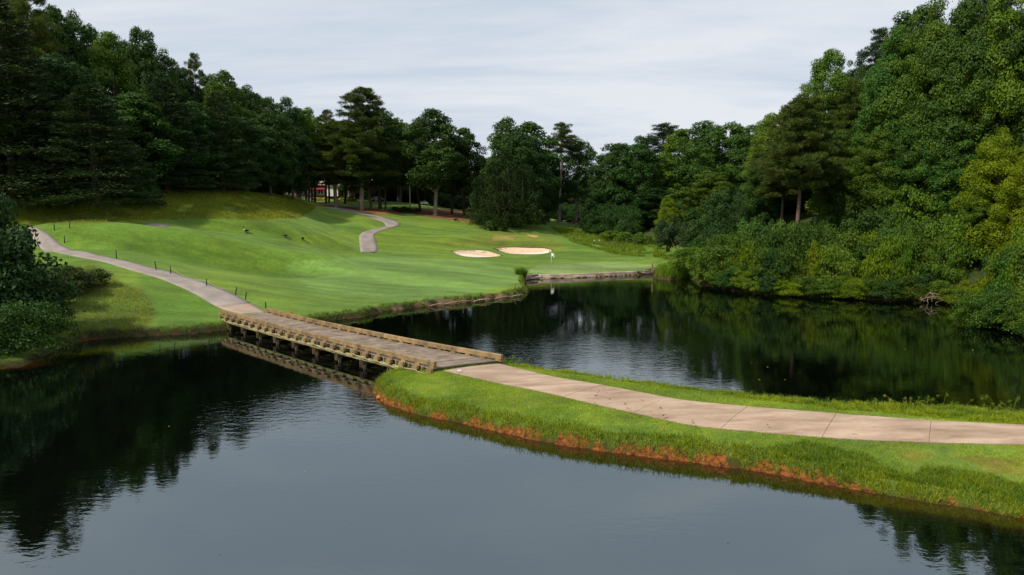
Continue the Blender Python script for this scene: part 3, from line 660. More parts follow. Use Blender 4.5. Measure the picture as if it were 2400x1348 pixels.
for Cv, Ls, sd in ((CL, LL, -1), (CR, LR, 1)):
    nseg = 8; jog = 0
    for k in range(nseg):                                             # rail timbers
        a, b_ = k * Ls / nseg + (.012 if k else 0), (k + 1) * Ls / nseg - .012
        for h in range(2):
            pass
        pa_, pm, pb_ = at_len(Cv, a), at_len(Cv, (a + b_) / 2), at_len(Cv, b_)
        mb = MB(); n_ = np.array([-(pb_ - pa_)[1], (pb_ - pa_)[0]]); n_ /= np.linalg.norm(n_); off = n_ * random.uniform(-.012, .012); zj = random.uniform(-.008, .01)
        ws = .105; pts = [at_len(Cv, a + (b_ - a) * f) + off for f in (0, .25, .5, .75, 1)]
        V = []; F_ = []
        for q, tt in zip(pts, (a, a + (b_ - a) * .25, (a + b_) / 2, a + (b_ - a) * .75, b_)):
            tn = tan_len(Cv, min(max(tt, .06), Ls - .06)); nn = np.array([-tn[1], tn[0]])
            for u_, z_ in ((-ws, .135), (ws, .135), (ws, .395), (ws - .02, .415), (-ws + .02, .415), (-ws, .395)): V.append((*(q + nn * u_), ZD + z_ + zj))
        for i in range(4):
            for j in range(6): j2 = (j + 1) % 6; F_.append((i * 6 + j, i * 6 + j2, i * 6 + 6 + j2, i * 6 + 6 + j))
        F_ += [tuple(range(6))[::-1], tuple(range(24, 30))]
        mb.add(V, F_); bpart(mb, 'curb_rail', M['railwood'])
    nb = int(Ls / 1.27)
    for k in range(nb + 1):                                           # blocks that carry the rail
        s_ = .25 + k * (Ls - .5) / nb; q = at_len(Cv, s_); tn = tan_len(Cv, min(max(s_, .06), Ls - .06)); nn = np.array([-tn[1], tn[0]])
        if np.dot(nn, (CR.mean(0) - CL.mean(0)) * sd) < 0: nn = -nn        # outward
        V = []
        for z_, hl_ in ((.002, .24), (.133, .16)):
            for a_, b2 in ((-hl_, -.11), (hl_, -.11), (hl_, .12), (-hl_, .12)): V.append((*(q + tn * a_ + nn * b2), ZD + z_))
        bpart(MB().add(V, [(3, 2, 1, 0), (4, 5, 6, 7), (0, 1, 5, 4), (1, 2, 6, 5), (2, 3, 7, 6), (3, 0, 4, 7)]), 'rail_block', M['railwood'])
        # outer stub that hangs on the deck edge below the rail
        V = []; prof = [(-.18, -.26), (-.24, -.17), (-.20, -.02), (-.12, .045), (.12, .045), (.20, -.02), (.24, -.17), (.18, -.26)]; hb_ = random.uniform(-.02, .02); hw_ = random.uniform(.88, 1.12)
        for b2 in (.125, .32):
            for a_, z_ in prof: V.append((*(q + tn * a_ * hw_ * random.uniform(.95, 1.05) + nn * b2), ZD - .03 + z_ + hb_))
        n = 8; F_ = [tuple(range(8)), tuple(range(8, 16))[::-1]] + [(i, 8 + i, 8 + (i + 1) % 8, (i + 1) % 8) for i in range(8)]
        bpart(MB().add(V, F_), 'bracket', M['railwood'])
    # outer beam in lengths, on the bents
    for k in range(8):
        a, b_ = k * Ls / 8 + .01, (k + 1) * Ls / 8 - .01; pa_, pb_ = at_len(Cv, a), at_len(Cv, b_); dv = (pb_ - pa_) / np.linalg.norm(pb_ - pa_); no = np.array([-dv[1], dv[0]]); no = no if np.dot(no, (CR.mean(0) - CL.mean(0)) * sd) > 0 else -no; pa_ = pa_ + no * .12; pb_ = pb_ + no * .12
        bpart(beam(MB(), pa_, pb_, .12, ZD - .56, ZD - .31), 'side_beam', M['beamwood'])
for k in range(1, 4):                                                 # inner beams
    for j in range(8):
        f0, f1 = j / 8, (j + 1) / 8; q0 = at_len(CL, l0 + f0 * (l1 - l0)) * (1 - k / 4) + at_len(CR, r0_ + f0 * (r1_ - r0_)) * k / 4; q1 = at_len(CL, l0 + f1 * (l1 - l0)) * (1 - k / 4) + at_len(CR, r0_ + f1 * (r1_ - r0_)) * k / 4
        bpart(beam(MB(), q0, q1 - (q1 - q0) / np.linalg.norm(q1 - q0) * .02, .12, ZD - .56, ZD - .30), 'inner_beam', M['beamwood'])
for k in range(46):
    f0 = (k + .5) / 46; q0 = at_len(CL, l0 + f0 * (l1 - l0)); q1 = at_len(CR, r0_ + f0 * (r1_ - r0_)); d = (q1 - q0) / np.linalg.norm(q1 - q0)
    bpart(beam(MB(), q0 - d * .12, q1 + d * .12, .09, ZD - .295, ZD - .07, .01), 'joist', M['beamwood'])
for k in range(10):                                                   # bents: cap beam and piles
    f0 = .03 + k * .105; q0 = at_len(CL, l0 + f0 * (l1 - l0)); q1 = at_len(CR, r0_ + f0 * (r1_ - r0_)); d = (q1 - q0) / np.linalg.norm(q1 - q0)
    bpart(beam(MB(), q0 - d * .2, q1 + d * .2, .2, ZD - .80, ZD - .565), 'cap_beam', M['pile'])
    tn = tan_len(CL, max(.1, l0 + f0 * (l1 - l0)))
    for u_ in (0, .33, .67, 1.0):
        q = q0 * (1 - u_) + q1 * u_
        bpart(MB().tube([(*q, -2.0), (*q, ZD - .80)], .13, 10), 'pile', M['pile'])
    for sg in (-.11, .11):
        q = q0 + tn * sg - d * .27
        bpart(MB().box((q[0], q[1], ZD - .74), (.055, .045, .52), math.atan2(d[1], d[0])), 'hanger', M['railwood'])
pts = []
for i in range(130):                                                  # pale conduit sagging along the near side
    s_ = .3 + i * (LL - 1.2) / 129; q = at_len(CL, s_); tn = tan_len(CL, max(.1, s_)); nn = np.array([-tn[1], tn[0]])
    if np.dot(nn, CR.mean(0) - CL.mean(0)) > 0: nn = -nn
    ph = (s_ - .25) / ((LL - .5) / int(LL / 1.27)); sag = abs(math.sin(PI * ph))
    pts.append((*(q + nn * (.37 + .05 * math.sin(s_ * 2.3))), ZD - .25 - .07 * sag + .04 * math.sin(s_ * 1.1)))
bpart(MB().tube(pts, .016, 6), 'conduit', M['pipe'], True)

# ------------------------------------------------------------------ timber wall of the green
wl_ = resample([G(*p) for p in ((1232, 657), (1262, 653.5), (1290, 653), (1350, 651.5), (1400, 649.5), (1500, 645), (1534, 641))], 200)
ret = empty('retaining_wall', (*wl_[0], 0)); tag(ret, 'low weathered timber wall edging the green above the water', 'wall'); Ow = np.array(ret.location)
LW = clen(wl_); cz = -.42
for r in range(4):
    s_ = -.6 * (r % 2); hz = .27
    while s_ < LW - .1:
        L_ = random.uniform(1.5, 2.3); a = max(s_, 0); b_ = min(s_ + L_ - .04, LW); s_ += L_
        if b_ - a < .25: continue
        pa_, pb_ = at_len(wl_, a), at_len(wl_, b_); dd = pb_ - pa_; nn = np.array([-dd[1], dd[0]]) / np.linalg.norm(dd); o_ = nn * (.05 + .05 * r + random.uniform(-.035, .035)); zz = cz + r * hz + random.uniform(-.012, .012) + (.12 if a < 1.5 else 0)
        if r == 3 and random.random() < .25: zz -= .05
        mb = beam(MB(), pa_ + o_, pb_ + o_, .28, zz + .012, zz + hz - .012, .03); v = np.array(mb.v) - Ow; obj('timber', mesh('timber', v, mb.f), M['wallblock'], ret)

# ------------------------------------------------------------------ foliage prototypes
def unit(v): return v / (np.linalg.norm(v, axis=-1, keepdims=True) + 1e-9)
def leaf_quads(c, n, size, asp=.55, R=rng):
    """diamond leaves at c facing n"""
    k = len(c); n = unit(n); a = unit(np.cross(n, R.normal(size=(k, 3)))); b = np.cross(n, a)
    s = (size * R.uniform(.65, 1.35, k))[:, None]
    V = np.stack([c + a * s, c + b * s * asp, c - a * s, c - b * s * asp], 1) + n[:, None] * 0
    V[:, 0] += n * s * .25; V[:, 2] -= n * s * .15
    return V
def blades(c, d, size, width, R=rng):
    k = len(c); d = unit(d); a = unit(np.cross(d, R.normal(size=(k, 3)))); s = (size * R.uniform(.6, 1.3, k))[:, None]; w = width
    return np.stack([c - a * w * .5, c + a * w * .5, c + d * s + a * w * .25, c + d * s - a * w * .25], 1)
def quads_mesh(name, V):
    V = V.reshape(-1, 3); F = np.arange(len(V), dtype=np.int32).reshape(-1, 4); return mesh(name, V, F)
def sph(k, R, zup=0.0):
    v = unit(R.normal(size=(k, 3))); v[:, 2] += zup; return unit(v)
def tubes(mb, p0, p1, r0, r1, wob=.04, n=6, seg=5, R=random):
    p0 = np.array(p0, float); p1 = np.array(p1, float); L = np.linalg.norm(p1 - p0); pts = []; rr = []
    for i in range(seg + 1):
        f = i / seg; w = L * wob * math.sin(PI * f); pts.append(p0 + (p1 - p0) * f + np.array([R.uniform(-w, w), R.uniform(-w, w), L * .05 * math.sin(PI * f)])); rr.append(r0 + (r1 - r0) * f)
    mb.tube(pts, rr, n, False); return pts
def crown_broad(seed, H=20., Rr=4.6, base=.16, ncl=150, per=190, ls=.17, peaks=1, top=.5, loose=1.0):
    R = np.random.default_rng(seed); rd = random.Random(seed)
    lob = [(R.uniform(.1, .3), R.integers(2, 5), R.uniform(0, 6.28), R.uniform(-1.5, 1.5)) for _ in range(3)]
    def env(t, th):
        r = (math.sin(PI * min(1, (t * .94 + .06)) ** (.62 + .3 * top)) ** .62) if t < 1 else 0.0
        for a, k, ph, tw in lob: r *= 1 + a * .7 * math.sin(k * th + ph + tw * t * 4)
        return max(r, .05) * Rr
    CL_ = []
    while len(CL_) < ncl:
        t = R.random() ** .85; th = R.uniform(0, 2 * PI); e = env(t, th); q = R.random() ** .35
        if R.random() > (e / Rr) * .8 + .25: continue
        r = e * q * .93
        z = H * (base + (1 - base) * t * .96)
        p = np.array([r * math.cos(th), r * math.sin(th), z])
        rc = Rr * R.uniform(.13, .32) * (1 - .25 * t)
        if any(np.linalg.norm((p - p2) * (1, 1, 1.3)) < .5 * max(rc, r2) * loose for p2, r2 in CL_): 
            if R.random() < .8: continue
        CL_.append((p, rc))
    LV = []
    for p, rc in CL_:
        k = int(per * (rc / (Rr * .2)) ** 2 * R.uniform(.7, 1.2)); v = sph(k, R, .25)
        rad = rc * R.uniform(.50, 1.22, k) ** .5; c = p + v * rad[:, None] * np.array([1, 1, .72])
        c += R.normal(size=c.shape) * .10 * rc
        nrm = v * 1.1 + R.normal(size=v.shape) * .45 + np.array([0, 0, .35])
        LV.append(leaf_quads(c, nrm, ls, .55, R))
    # stray twigs on the outline
    mb = MB(); lean = np.array([R.uniform(-.03, .03) * H, R.uniform(-.03, .03) * H, 0]); tp = [np.array([0, 0, -.6])]; rr = [.30]
    for i in range(1, 9): f = i / 8; tp.append(np.array([0, 0, H * .9 * f]) + lean * math.sin(f * 2.4) + np.array([R.uniform(-.12, .12), R.uniform(-.12, .12), 0])); rr.append(.27 * (1 - f) ** .8 + .03)
    tp.insert(1, np.array([0, 0, .35])); rr[0] = .42; rr.insert(1, .29)
    mb.tube(tp, rr, 8, False)
    order = sorted(range(len(CL_)), key=lambda i: -CL_[i][1])[:34]
    for i in order:
        p, rc = CL_[i]; h0 = max(H * base * .8, p[2] - np.hypot(p[0], p[1]) * R.uniform(.5, 1.0)); h0 = min(h0, H * .85)
        tubes(mb, (lean[0] * math.sin(h0 / H * 2.6), lean[1] * math.sin(h0 / H * 2.6), h0), p, .10 * (1 - h0 / H) + .03, .015, .05, 5, 4, rd)
    return quads_mesh('crown', np.concatenate(LV)), mesh('trunk', mb.v, mb.f, True)
def crown_pine(seed, H=24., Rr=3.6, base=.45, nb=46, tuft=260, nl=.34, droop=0.0, cloud=1.0, dense=1.0):
    R = np.random.default_rng(seed); rd = random.Random(seed); mb = MB(); LV = []
    tp = [(0, 0, -.6), (0, 0, .4)] + [(R.uniform(-.1, .1), R.uniform(-.1, .1), H * f) for f in (.2, .4, .6, .8, .97)]
    mb.tube(tp, [.36, .27, .24, .20, .15, .09, .03], 8, False)
    for i in range(nb):
        t = (i + R.uniform(0, .8)) / nb; z = H * (base + (.98 - base) * t); th = i * 2.4 + R.uniform(-.5, .5)
        L = Rr * (1.05 - t) ** .62 * R.uniform(.55, 1.12) + .35
        if t < .12: L *= R.uniform(.4, 1)
        rise = L * (.10 + .55 * t - droop) ; e = np.array([L * math.cos(th), L * math.sin(th), z + rise])
        tubes(mb, (0, 0, z), e, .055 + .03 * (1 - t), .015, .06, 5, 4, rd)
        for q in range(max(2, int(2.6 * L / 1.2 * cloud))):
            f = R.uniform(.35, 1.05); c0 = np.array([0, 0, z]) * (1 - f) + e * f + R.normal(size=3) * np.array([.35, .35, .18]) * L * .35
            rc = R.uniform(.45, .85) * (1.0 - .3 * t); k = int(tuft * rc * dense)
            v = sph(k, R, .15); c = c0 + v * (rc * R.uniform(.2, 1, k) ** .6)[:, None] * np.array([1, 1, .55])
            d = v * .7 + np.array([0, 0, .55]) + R.normal(size=v.shape) * .35
            LV.append(blades(c, d, nl, .055, R))
    v = sph(160, R, .6); LV.append(blades(np.array([0, 0, H * .98]) + v * .35, v + np.array([0, 0, 1]), nl, .055, R))
    return quads_mesh('crown', np.concatenate(LV)), mesh('trunk', mb.v, mb.f, True)
def crown_skirt(seed, H=22., Rr=5.0, base=.02, nb=150, per=150, nl=.32, power=.9, flat=.45):
    """conifer whose layered branches reach down to the grass"""
    R = np.random.default_rng(seed); rd = random.Random(seed); mb = MB(); LV = []
    mb.tube([(0, 0, -.6), (0, 0, H * .5), (0, 0, H * .98)], [.38, .22, .03], 8, False)
    for i in range(nb):
        t = ((i + R.uniform(0, 1)) / nb) ** 1.15; z = H * (base + (1 - base) * t * .97); th = i * 2.399 + R.uniform(-.3, .3)
        L = Rr * (1.03 - t) ** power * R.uniform(.7, 1.15) + .25
        dr = -L * R.uniform(.0, .16) + L * .35 * t; e = np.array([L * math.cos(th), L * math.sin(th), max(z + dr, .25)])
        if i % 2 == 0: tubes(mb, (0, 0, z), e, .05, .012, .03, 4, 3, rd)
        k = int(per * (L / Rr * 1.4 + .35)); f = R.uniform(.25, 1.04, k) ** .75; ax = np.array([math.cos(th), math.sin(th), 0]); sd = np.array([-math.sin(th), math.cos(th), 0])
        spread = L * .30 * np.sin(np.clip(f, .05, 1) * 2.6) ** .7 + .12
        c = np.array([0, 0, z]) * (1 - f[:, None]) + e * f[:, None] + sd * (R.normal(size=k) * spread * .6)[:, None] + np.array([0, 0, 1]) * (R.normal(size=k) * .18 - .12 * np.abs(R.normal(size=k)))[:, None]
        d = ax * .8 + sd * R.normal(size=(k, 1)) * .7 + np.array([0, 0, 1]) * (R.normal(size=(k, 1)) * .35 + .15)
        LV.append(blades(c, d, nl, .10, R))
    v = sph(120, R, 1.2); LV.append(blades(np.array([0, 0, H * .96]) + v * .3, v, nl, .08, R))
    return quads_mesh('crown', np.concatenate(LV)), mesh('trunk', mb.v, mb.f, True)
def crown_cedar(seed, H=16., Rr=5.2, spires=7, per=5200, nl=.22):
    R = np.random.default_rng(seed); mb = MB(); LV = []
    for s_ in range(spires):
        th = s_ * 2.4 + R.uniform(-.3, .3); off = 0 if s_ == 0 else Rr * R.uniform(.30, .66); h = H * (1 if s_ == 0 else R.uniform(.80, .98) - .42 * (off / Rr) ** 2); r = Rr * (.5 if s_ == 0 else R.uniform(.34, .46)); cx, cy = off * math.cos(th), off * math.sin(th)
        mb.tube([(cx * .3, cy * .3, -.4), (cx, cy, h * .5), (cx, cy, h * .95)], [.2, .12, .02], 6, False)
        nf = int(95 * r * h / (Rr * .5 * H)); kf = int(per / 95) + 1
        for _ in range(nf):
            t0 = R.random() ** 1.15; a0 = R.uniform(0, 2 * PI); rs_ = r * (1 - t0) ** .62 * R.uniform(.75, 1.12); fr = R.uniform(.35, .75) * (Rr / 6.4) * (1.15 - .5 * t0); fh = fr * R.uniform(1.6, 2.8)
            u_ = R.random(kf); an = R.uniform(0, 2 * PI, kf); q = fr * (1 - u_) ** .6 * R.uniform(.5, 1.05, kf); oz = np.array([cx + rs_ * math.cos(a0), cy + rs_ * math.sin(a0), .05 + (h - fh * .6) * t0])
            c = oz + np.stack([q * np.cos(an) + math.cos(a0) * fr * .5 * u_, q * np.sin(an) + math.sin(a0) * fr * .5 * u_, fh * u_], 1)
            d = np.stack([np.cos(an) * .5 + math.cos(a0) * .4, np.sin(an) * .5 + math.sin(a0) * .4, .9 * np.ones(kf)], 1) + R.normal(size=(kf, 3)) * .3
            LV.append(blades(c, d, nl * 1.35, .10, R))
        k = int(.35 * per * r * h / (Rr * .5 * H)); t = R.random(k) ** 1.25; a = R.uniform(0, 2 * PI, k)
        lump = 1 + .24 * np.sin(a * 4 + t * 13 + s_) * np.sin(t * 19 + a * 3) + .10 * np.sin(a * 9 + t * 41)
        rr = r * np.sin(np.clip((1 - t) * 1.05, 0, 1) * PI / 2 * .96) ** .75 * lump * R.uniform(.6, .9, k); c = np.stack([cx + rr * np.cos(a), cy + rr * np.sin(a), .1 + h * t], 1)
        d = np.stack([np.cos(a) * .6, np.sin(a) * .6, .9 * np.ones(k)], 1) + R.normal(size=(k, 3)) * .35
        LV.append(blades(c, d, nl * 1.5, .12, R))
    return quads_mesh('crown', np.concatenate(LV)), mesh('trunk', mb.v, mb.f, True)
def crown_shrub(seed, H=4., Rr=2.6, ncl=46, per=170, ls=.13, tall=.75, arch=False):
    R = np.random.default_rng(seed); rd = random.Random(seed); mb = MB(); LV = []
    for i in range(ncl):
        v = unit(R.normal(size=3)); v[2] = abs(v[2]); q = R.uniform(.55, 1) if i > ncl * .2 else R.uniform(.1, .6)
        p = np.array([v[0] * Rr * q, v[1] * Rr * q, H * (.16 + .78 * v[2] * q)]); rc = Rr * R.uniform(.20, .34); k = int(per * R.uniform(.7, 1.2))
        s = sph(k, R, .2); c = p + s * (rc * R.uniform(.4, 1.15, k) ** .6)[:, None] * np.array([1, 1, tall]); c[:, 2] = np.maximum(c[:, 2], .03)
        if arch:
            a = math.atan2(p[1], p[0]); c = p + R.normal(size=(k, 3)) * np.array([.45, .45, .16]) * rc * 1.2 + np.array([math.cos(a), math.sin(a), -.45]) * (R.random((k, 1)) * rc * 1.6); c[:, 2] = np.maximum(c[:, 2], .03)
        LV.append(leaf_quads(c, s + R.normal(size=s.shape) * .6 + np.array([0, 0, .4]), ls, .5, R))
        if i % 3 == 0: tubes(mb, (R.uniform(-.3, .3), R.uniform(-.3, .3), -.2), p, .05, .012, .06, 4, 4, rd)
    return quads_mesh('crown', np.concatenate(LV)), mesh('trunk', mb.v, mb.f, True)

P = {}   # prototypes: (crown mesh, trunk mesh, height, radius)
for i in range(4): P['b%d' % i] = (*crown_broad(20 + i, 20, 4.6 + .3 * i, .12 + .04 * (i % 2), 140, 230, .165, top=(.2, .5, .8, .35)[i]), 20., 4.8 + .3 * i)
for i in range(3): P['o%d' % i] = (*crown_broad(40 + i, 20, 4.6 + .4 * i, .27, 135, 170, .185, top=(.3, .6, .45)[i], loose=1.15), 20., 4.4 + .4 * i)      # open crowns on a clear trunk
for i in range(2): P['n%d' % i] = (*crown_broad(60 + i, 24, 5.6, .16, 170, 420, .14, top=.5, loose=1.35), 24., 5.9)                                               # fine leaves, near
for i in range(3): P['p%d' % i] = (*crown_pine(70 + i, 24, 3.7, (.30, .42, .5)[i], (64, 52, 44)[i], 250), 24., 4.0)
P['pt'] = (*crown_pine(77, 26, 2.6, .70, 34, 240), 26., 2.8)
for i in range(3): P['s%d' % i] = (*crown_skirt(80 + i, 22, 5.2, .02 + .02 * i, 170, 170, power=.68), 22., 5.2)
P['c0'] = (*crown_cedar(90, 16, 6.4, 13, 6500), 16., 6.9)
P['p4'] = (*crown_pine(83, 24, 4.6, .44, 74, 260, .34, cloud=1.3), 24., 4.9)
P['p3'] = (*crown_pine(79, 24, 4.4, .26, 84, 250, .34, cloud=1.25), 24., 4.6)
P['y0'] = (*crown_broad(91, 14, 4.0, .04, 130, 300, .10, top=.3), 14., 4.2)
P['y1'] = (*crown_cedar(93, 6, 1.7, 4, 3000, .16), 6., 2.3)
for i in range(4): P['h%d' % i] = (*crown_shrub(100 + i, 4, 2.6, 50, 210, .115, arch=(i % 2 == 1)), 4., 2.9)
P['hs'] = (*crown_shrub(110, 1.6, 1.3, 26, 150, .07), 1.6, 1.45)

# ------------------------------------------------------------------ planting
def crown_name(kind): return 'crown'
_mesh_cache = {}
def with_mat(me, mat):
    k = (me.name, mat.name)
    if k not in _mesh_cache:
        if not me.materials: me.materials.append(mat); _mesh_cache[k] = me
        else: m2 = me.copy(); m2.materials[0] = mat; _mesh_cache[k] = m2
    return _mesh_cache[k]
def plant(name, proto, x, y, hgt, wid, leaf, bark, label, cat, group=None, rz=None, z=None, tilt=(0, 0)):
    cm, tm, H, Rr = P[proto]
    z0 = H1(x, y) if z is None else z
    o = empty(name, (x, y, max(z0, -.1)), random.uniform(0, 6.28) if rz is None else rz)
    tl = .035 if cat == 'tree' else .06; o.rotation_euler[0] = tilt[0] + random.uniform(-tl, tl); o.rotation_euler[1] = tilt[1] + random.uniform(-tl, tl)
    sx = wid / (2 * Rr); o.scale = (sx, sx * random.uniform(.92, 1.08), hgt / H)
    tag(o, label, cat, group)
    obj('crown', with_mat(cm, M[leaf]), parent=o)
    obj('trunk', with_mat(tm, M[bark]), parent=o)
    return o
def at_px(px, D): a, b_, c = ray(px, 600); return a / b_ * D
def tree_px(name, proto, px, D, top, wpx, leaf, bark, label, cat='tree', group=None, **k):
    """a tree whose trunk stands D metres away under picture column px and whose top shows at row top"""
    x = at_px(px, D); z0 = H1(x, D); zt = W(px, top, D)[2]; return plant(name, proto, x, D, max(zt - z0, 1.0), wpx * D / FPX, leaf, bark, label, cat, group, **k)

# --- left wood: skirted conifers at its edge, broadleaves and pines rising behind
GL = 'trees of the left wood'
edge = [(-95, 96, 20, 230, 'b1'), (45, 100, -10, 250, 's0'), (150, 108, 120, 190, 'b2'), (235, 101, 195, 215, 's0'), (330, 112, 210, 150, 'b1'), (400, 117, 180, 160, 's2'), (470, 123, 235, 130, 'b0'),
        (530, 127, 215, 125, 's1'), (585, 133, 270, 110, 'b3'), (640, 140, 255, 110, 'b2'), (692, 150, 290, 90, 'b1')]
el = ['broad dark tree at the left frame edge, its lowest boughs over the golden grass', 'huge dark conifer second from the left edge, boughs drooping onto the slope', 'dark rounded tree set back between the two largest skirted conifers',
      'wide skirted conifer standing farthest out onto the rough slope', 'dark leafy tree just right of the wide skirted conifer', 'dark conifer above the small green sapling at the edge of the wood',
      'dark leafy tree midway along the left wood edge', 'layered conifer above the golden patch of the hill', 'dark leafy tree near the right part of the left wood', 'dark leafy tree above the end of the rough hill', 'last dark tree of the left wood, beside the trunks before the house']
for (px, D, top, w, pr), lab in zip(edge, el): tree_px('conifer_tree' if pr[0] == 's' else 'broadleaf_tree', pr, px, D, top, w * 1.25, 'needleD' if pr[0] == 's' else random.choice(['leafD', 'leafA']), 'bark', lab, group=GL)
back = [(-160, 112, -90, 260, 'b0', 'leafA'), (20, 116, -80, 220, 'p0', 'needle'), (105, 113, -60, 150, 'p1', 'needle'), (165, 124, 8, 170, 'b1', 'leafA'), (215, 128, 22, 130, 'b2', 'leafD'), (285, 122, 66, 130, 'b3', 'leafB'), (330, 134, 92, 130, 'b0', 'leafA'), (362, 132, 52, 110, 'b1', 'leafA'),
        (412, 136, 112, 120, 'b2', 'leafA'), (452, 142, 150, 110, 'b3', 'leafD'), (484, 146, 128, 62, 'p2', 'needle'), (515, 144, 172, 115, 'b0', 'leafA'), (548, 138, 160, 120, 'b1', 'leafB'), (596, 148, 196, 110, 'b2', 'leafA'), (640, 154, 222, 100, 'b3', 'leafA'),
        (682, 162, 222, 100, 'b0', 'leafD'), (728, 168, 244, 95, 'b1', 'leafB'), (768, 182, 258, 80, 'p2', 'needle'), (705, 178, 268, 100, 'b2', 'leafA'), (610, 165, 215, 100, 'b1', 'leafD'), (560, 150, 190, 110, 'b2', 'leafA'), (-60, 130, -60, 220, 'b2', 'leafA'), (250, 138, 60, 150, 'b0', 'leafA'), (80, 128, -20, 200, 'b3', 'leafD')]
bl = ['tall tree beyond the left frame edge, only its right side showing', 'tall bushy pine reaching above the top left corner', 'pine with a pale trunk showing near the top left corner', 'broad green tree whose top touches the upper frame edge at left', 'dark rounded treetop just right of the top left corner',
      'bright green pointed treetop on the left skyline', 'green tree filling the slope below the bright pointed top', 'dark knobbly treetop highest on the middle of the left skyline', 'rounded treetop where the left skyline starts to fall steeply', 'dark treetop just left of the lone pine tips on the skyline',
      'lone pine whose thin tips poke above the left skyline', 'rounded treetop just right of the lone pine tips', 'light green broad tree halfway down the left skyline', 'rounded treetop lower down the left skyline', 'green treetop lower still on the left skyline', 'dark round brownish treetop above the end of the left wood',
      'lighter green treetop where the left wood meets the tall pines', 'open pine with ragged top beside the tallest central tree', 'dark tree filling behind the end of the left wood', 'dark tree behind the lower left skyline', 'green tree below the light green broad one', 'tall tree behind the top left conifers', 'tree behind the bright green pointed treetop', 'deep green tree behind the huge conifer at left']
for (px, D, top, w, pr, lf), lab in zip(back, bl): tree_px('pine_tree' if pr[0] == 'p' else 'broadleaf_tree', pr, px, D, top, w, lf, 'bark', lab, group=GL)
tree_px('broadleaf_tree', 'h0', 350, 109, 372, 62, 'leafA', 'bark', 'small green sapling at the foot of the left wood', group=GL)
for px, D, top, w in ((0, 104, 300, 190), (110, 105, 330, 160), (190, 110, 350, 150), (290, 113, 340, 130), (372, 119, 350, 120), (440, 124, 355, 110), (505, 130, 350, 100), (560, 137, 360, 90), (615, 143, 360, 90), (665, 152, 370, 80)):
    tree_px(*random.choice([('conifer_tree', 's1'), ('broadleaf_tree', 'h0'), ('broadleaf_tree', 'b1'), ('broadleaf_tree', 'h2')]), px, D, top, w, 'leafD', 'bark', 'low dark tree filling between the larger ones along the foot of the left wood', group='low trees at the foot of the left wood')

# --- trees of the middle distance
GM = 'trees before the house and beyond the green'
mid = [('pine_tree', 'p3', 790, 169, 285, 120, 'needle', 'bark_pale', 'pine with a pale forked trunk standing by the winding path'),
       ('pine_tree', 'p3', 850, 166, 208, 128, 'needle', 'bark_pale', 'tallest tree of the middle distance, behind the orange pine straw'),
       ('broadleaf_tree', 'o1', 893, 176, 255, 110, 'leafA', 'bark', 'dark leafy tree right of the tallest middle tree'),
       ('broadleaf_tree', 'o2', 872, 170, 330, 90, 'leafD', 'bark', 'low branching tree between the tallest tree and the lamp post'),
       ('broadleaf_tree', 'o0', 938, 200, 284, 120, 'leafA', 'bark', 'olive green tree behind the lamp post'),
       ('broadleaf_tree', 'o2', 986, 178, 278, 80, 'leafA', 'bark', 'tree with a thin trunk just right of the lamp post'),
       ('broadleaf_tree', 'o0', 1021, 168, 256, 105, 'leafA', 'bark_pale', 'tall leafy tree with a lit trunk on the brown pine straw'),
       ('broadleaf_tree', 'o1', 1060, 180, 318, 90, 'leafD', 'bark', 'leafy tree set behind the lit trunk on the pine straw'),
       ('broadleaf_tree', 'o0', 1088, 176, 300, 78, 'leafA', 'bark', 'leafy tree at the left side of the sky gap next to the cedar'),
       ('broadleaf_tree', 'b2', 1137, 196, 368, 60, 'leafD', 'bark', 'low tree in the sky gap left of the cedar'),
       ('broadleaf_tree', 'b0', 1182, 176, 271, 105, 'leafA', 'bark', 'tall tree rising behind the left half of the cedar'),
       ('broadleaf_tree', 'b1', 1240, 178, 281, 135, 'leafA', 'bark', 'round topped tree rising behind the right half of the cedar'),
       ('broadleaf_tree', 'b2', 1215, 170, 305, 118, 'leafD', 'bark', 'dark full tree showing just above the top of the cedar'),
       ('broadleaf_tree', 'b3', 1285, 188, 345, 75, 'leafD', 'bark', 'lower tree between the cedar and the thin tall pine'),
       ('pine_tree', 'pt', 1310, 186, 288, 58, 'needle', 'bark_pale', 'thin tall pine with a bare straight trunk and brownish top'),
       ('broadleaf_tree', 'o1', 1349, 190, 323, 68, 'leafA', 'bark_pale', 'leafy tree just right of the thin tall pine'),
       ('broadleaf_tree', 'b3', 1440, 178, 330, 105, 'leafA', 'bark', 'rounded tree just right of the narrow sky gap'),
       ('broadleaf_tree', 'b0', 1490, 172, 316, 110, 'leafD', 'bark', 'broad rounded tree with dark crown behind the meadow'),
       ('pine_tree', 'pt', 1548, 190, 290, 80, 'needleD', 'bark', 'dark flat topped pine above the meadow'),
       ('broadleaf_tree', 'o0', 1590, 172, 302, 90, 'leafB', 'bark', 'lighter green tree with a dark visible trunk'),
       ('broadleaf_tree', 'o2', 1648, 160, 284, 95, 'leafA', 'bark', 'ragged tree behind the small yellow green cypress'),
       ('broadleaf_tree', 'o1', 1702, 152, 286, 100, 'leafA', 'bark', 'ragged tree between the cypress and the right hand pine'),
       ('broadleaf_tree', 'b1', 1752, 146, 288, 95, 'leafA', 'bark', 'green tree just left of the big right hand pine'),
       ('broadleaf_tree', 'b2', 1655, 142, 400, 110, 'leafB', 'bark', 'lower light green tree left of the big right hand pine'),
       ('broadleaf_tree', 'b0', 1535, 160, 440, 95, 'leafD', 'bark', 'low dark tree behind the leaning shore tree'),
       ('broadleaf_tree', 'b3', 1420, 184, 420, 90, 'leafD', 'bark', 'low dark tree at the back of the meadow')]
for n, pr, px, D, top, w, lf, bk, lab in mid: tree_px(n, pr, px, D, top, w * 1.36, lf, bk, lab, group=GM)
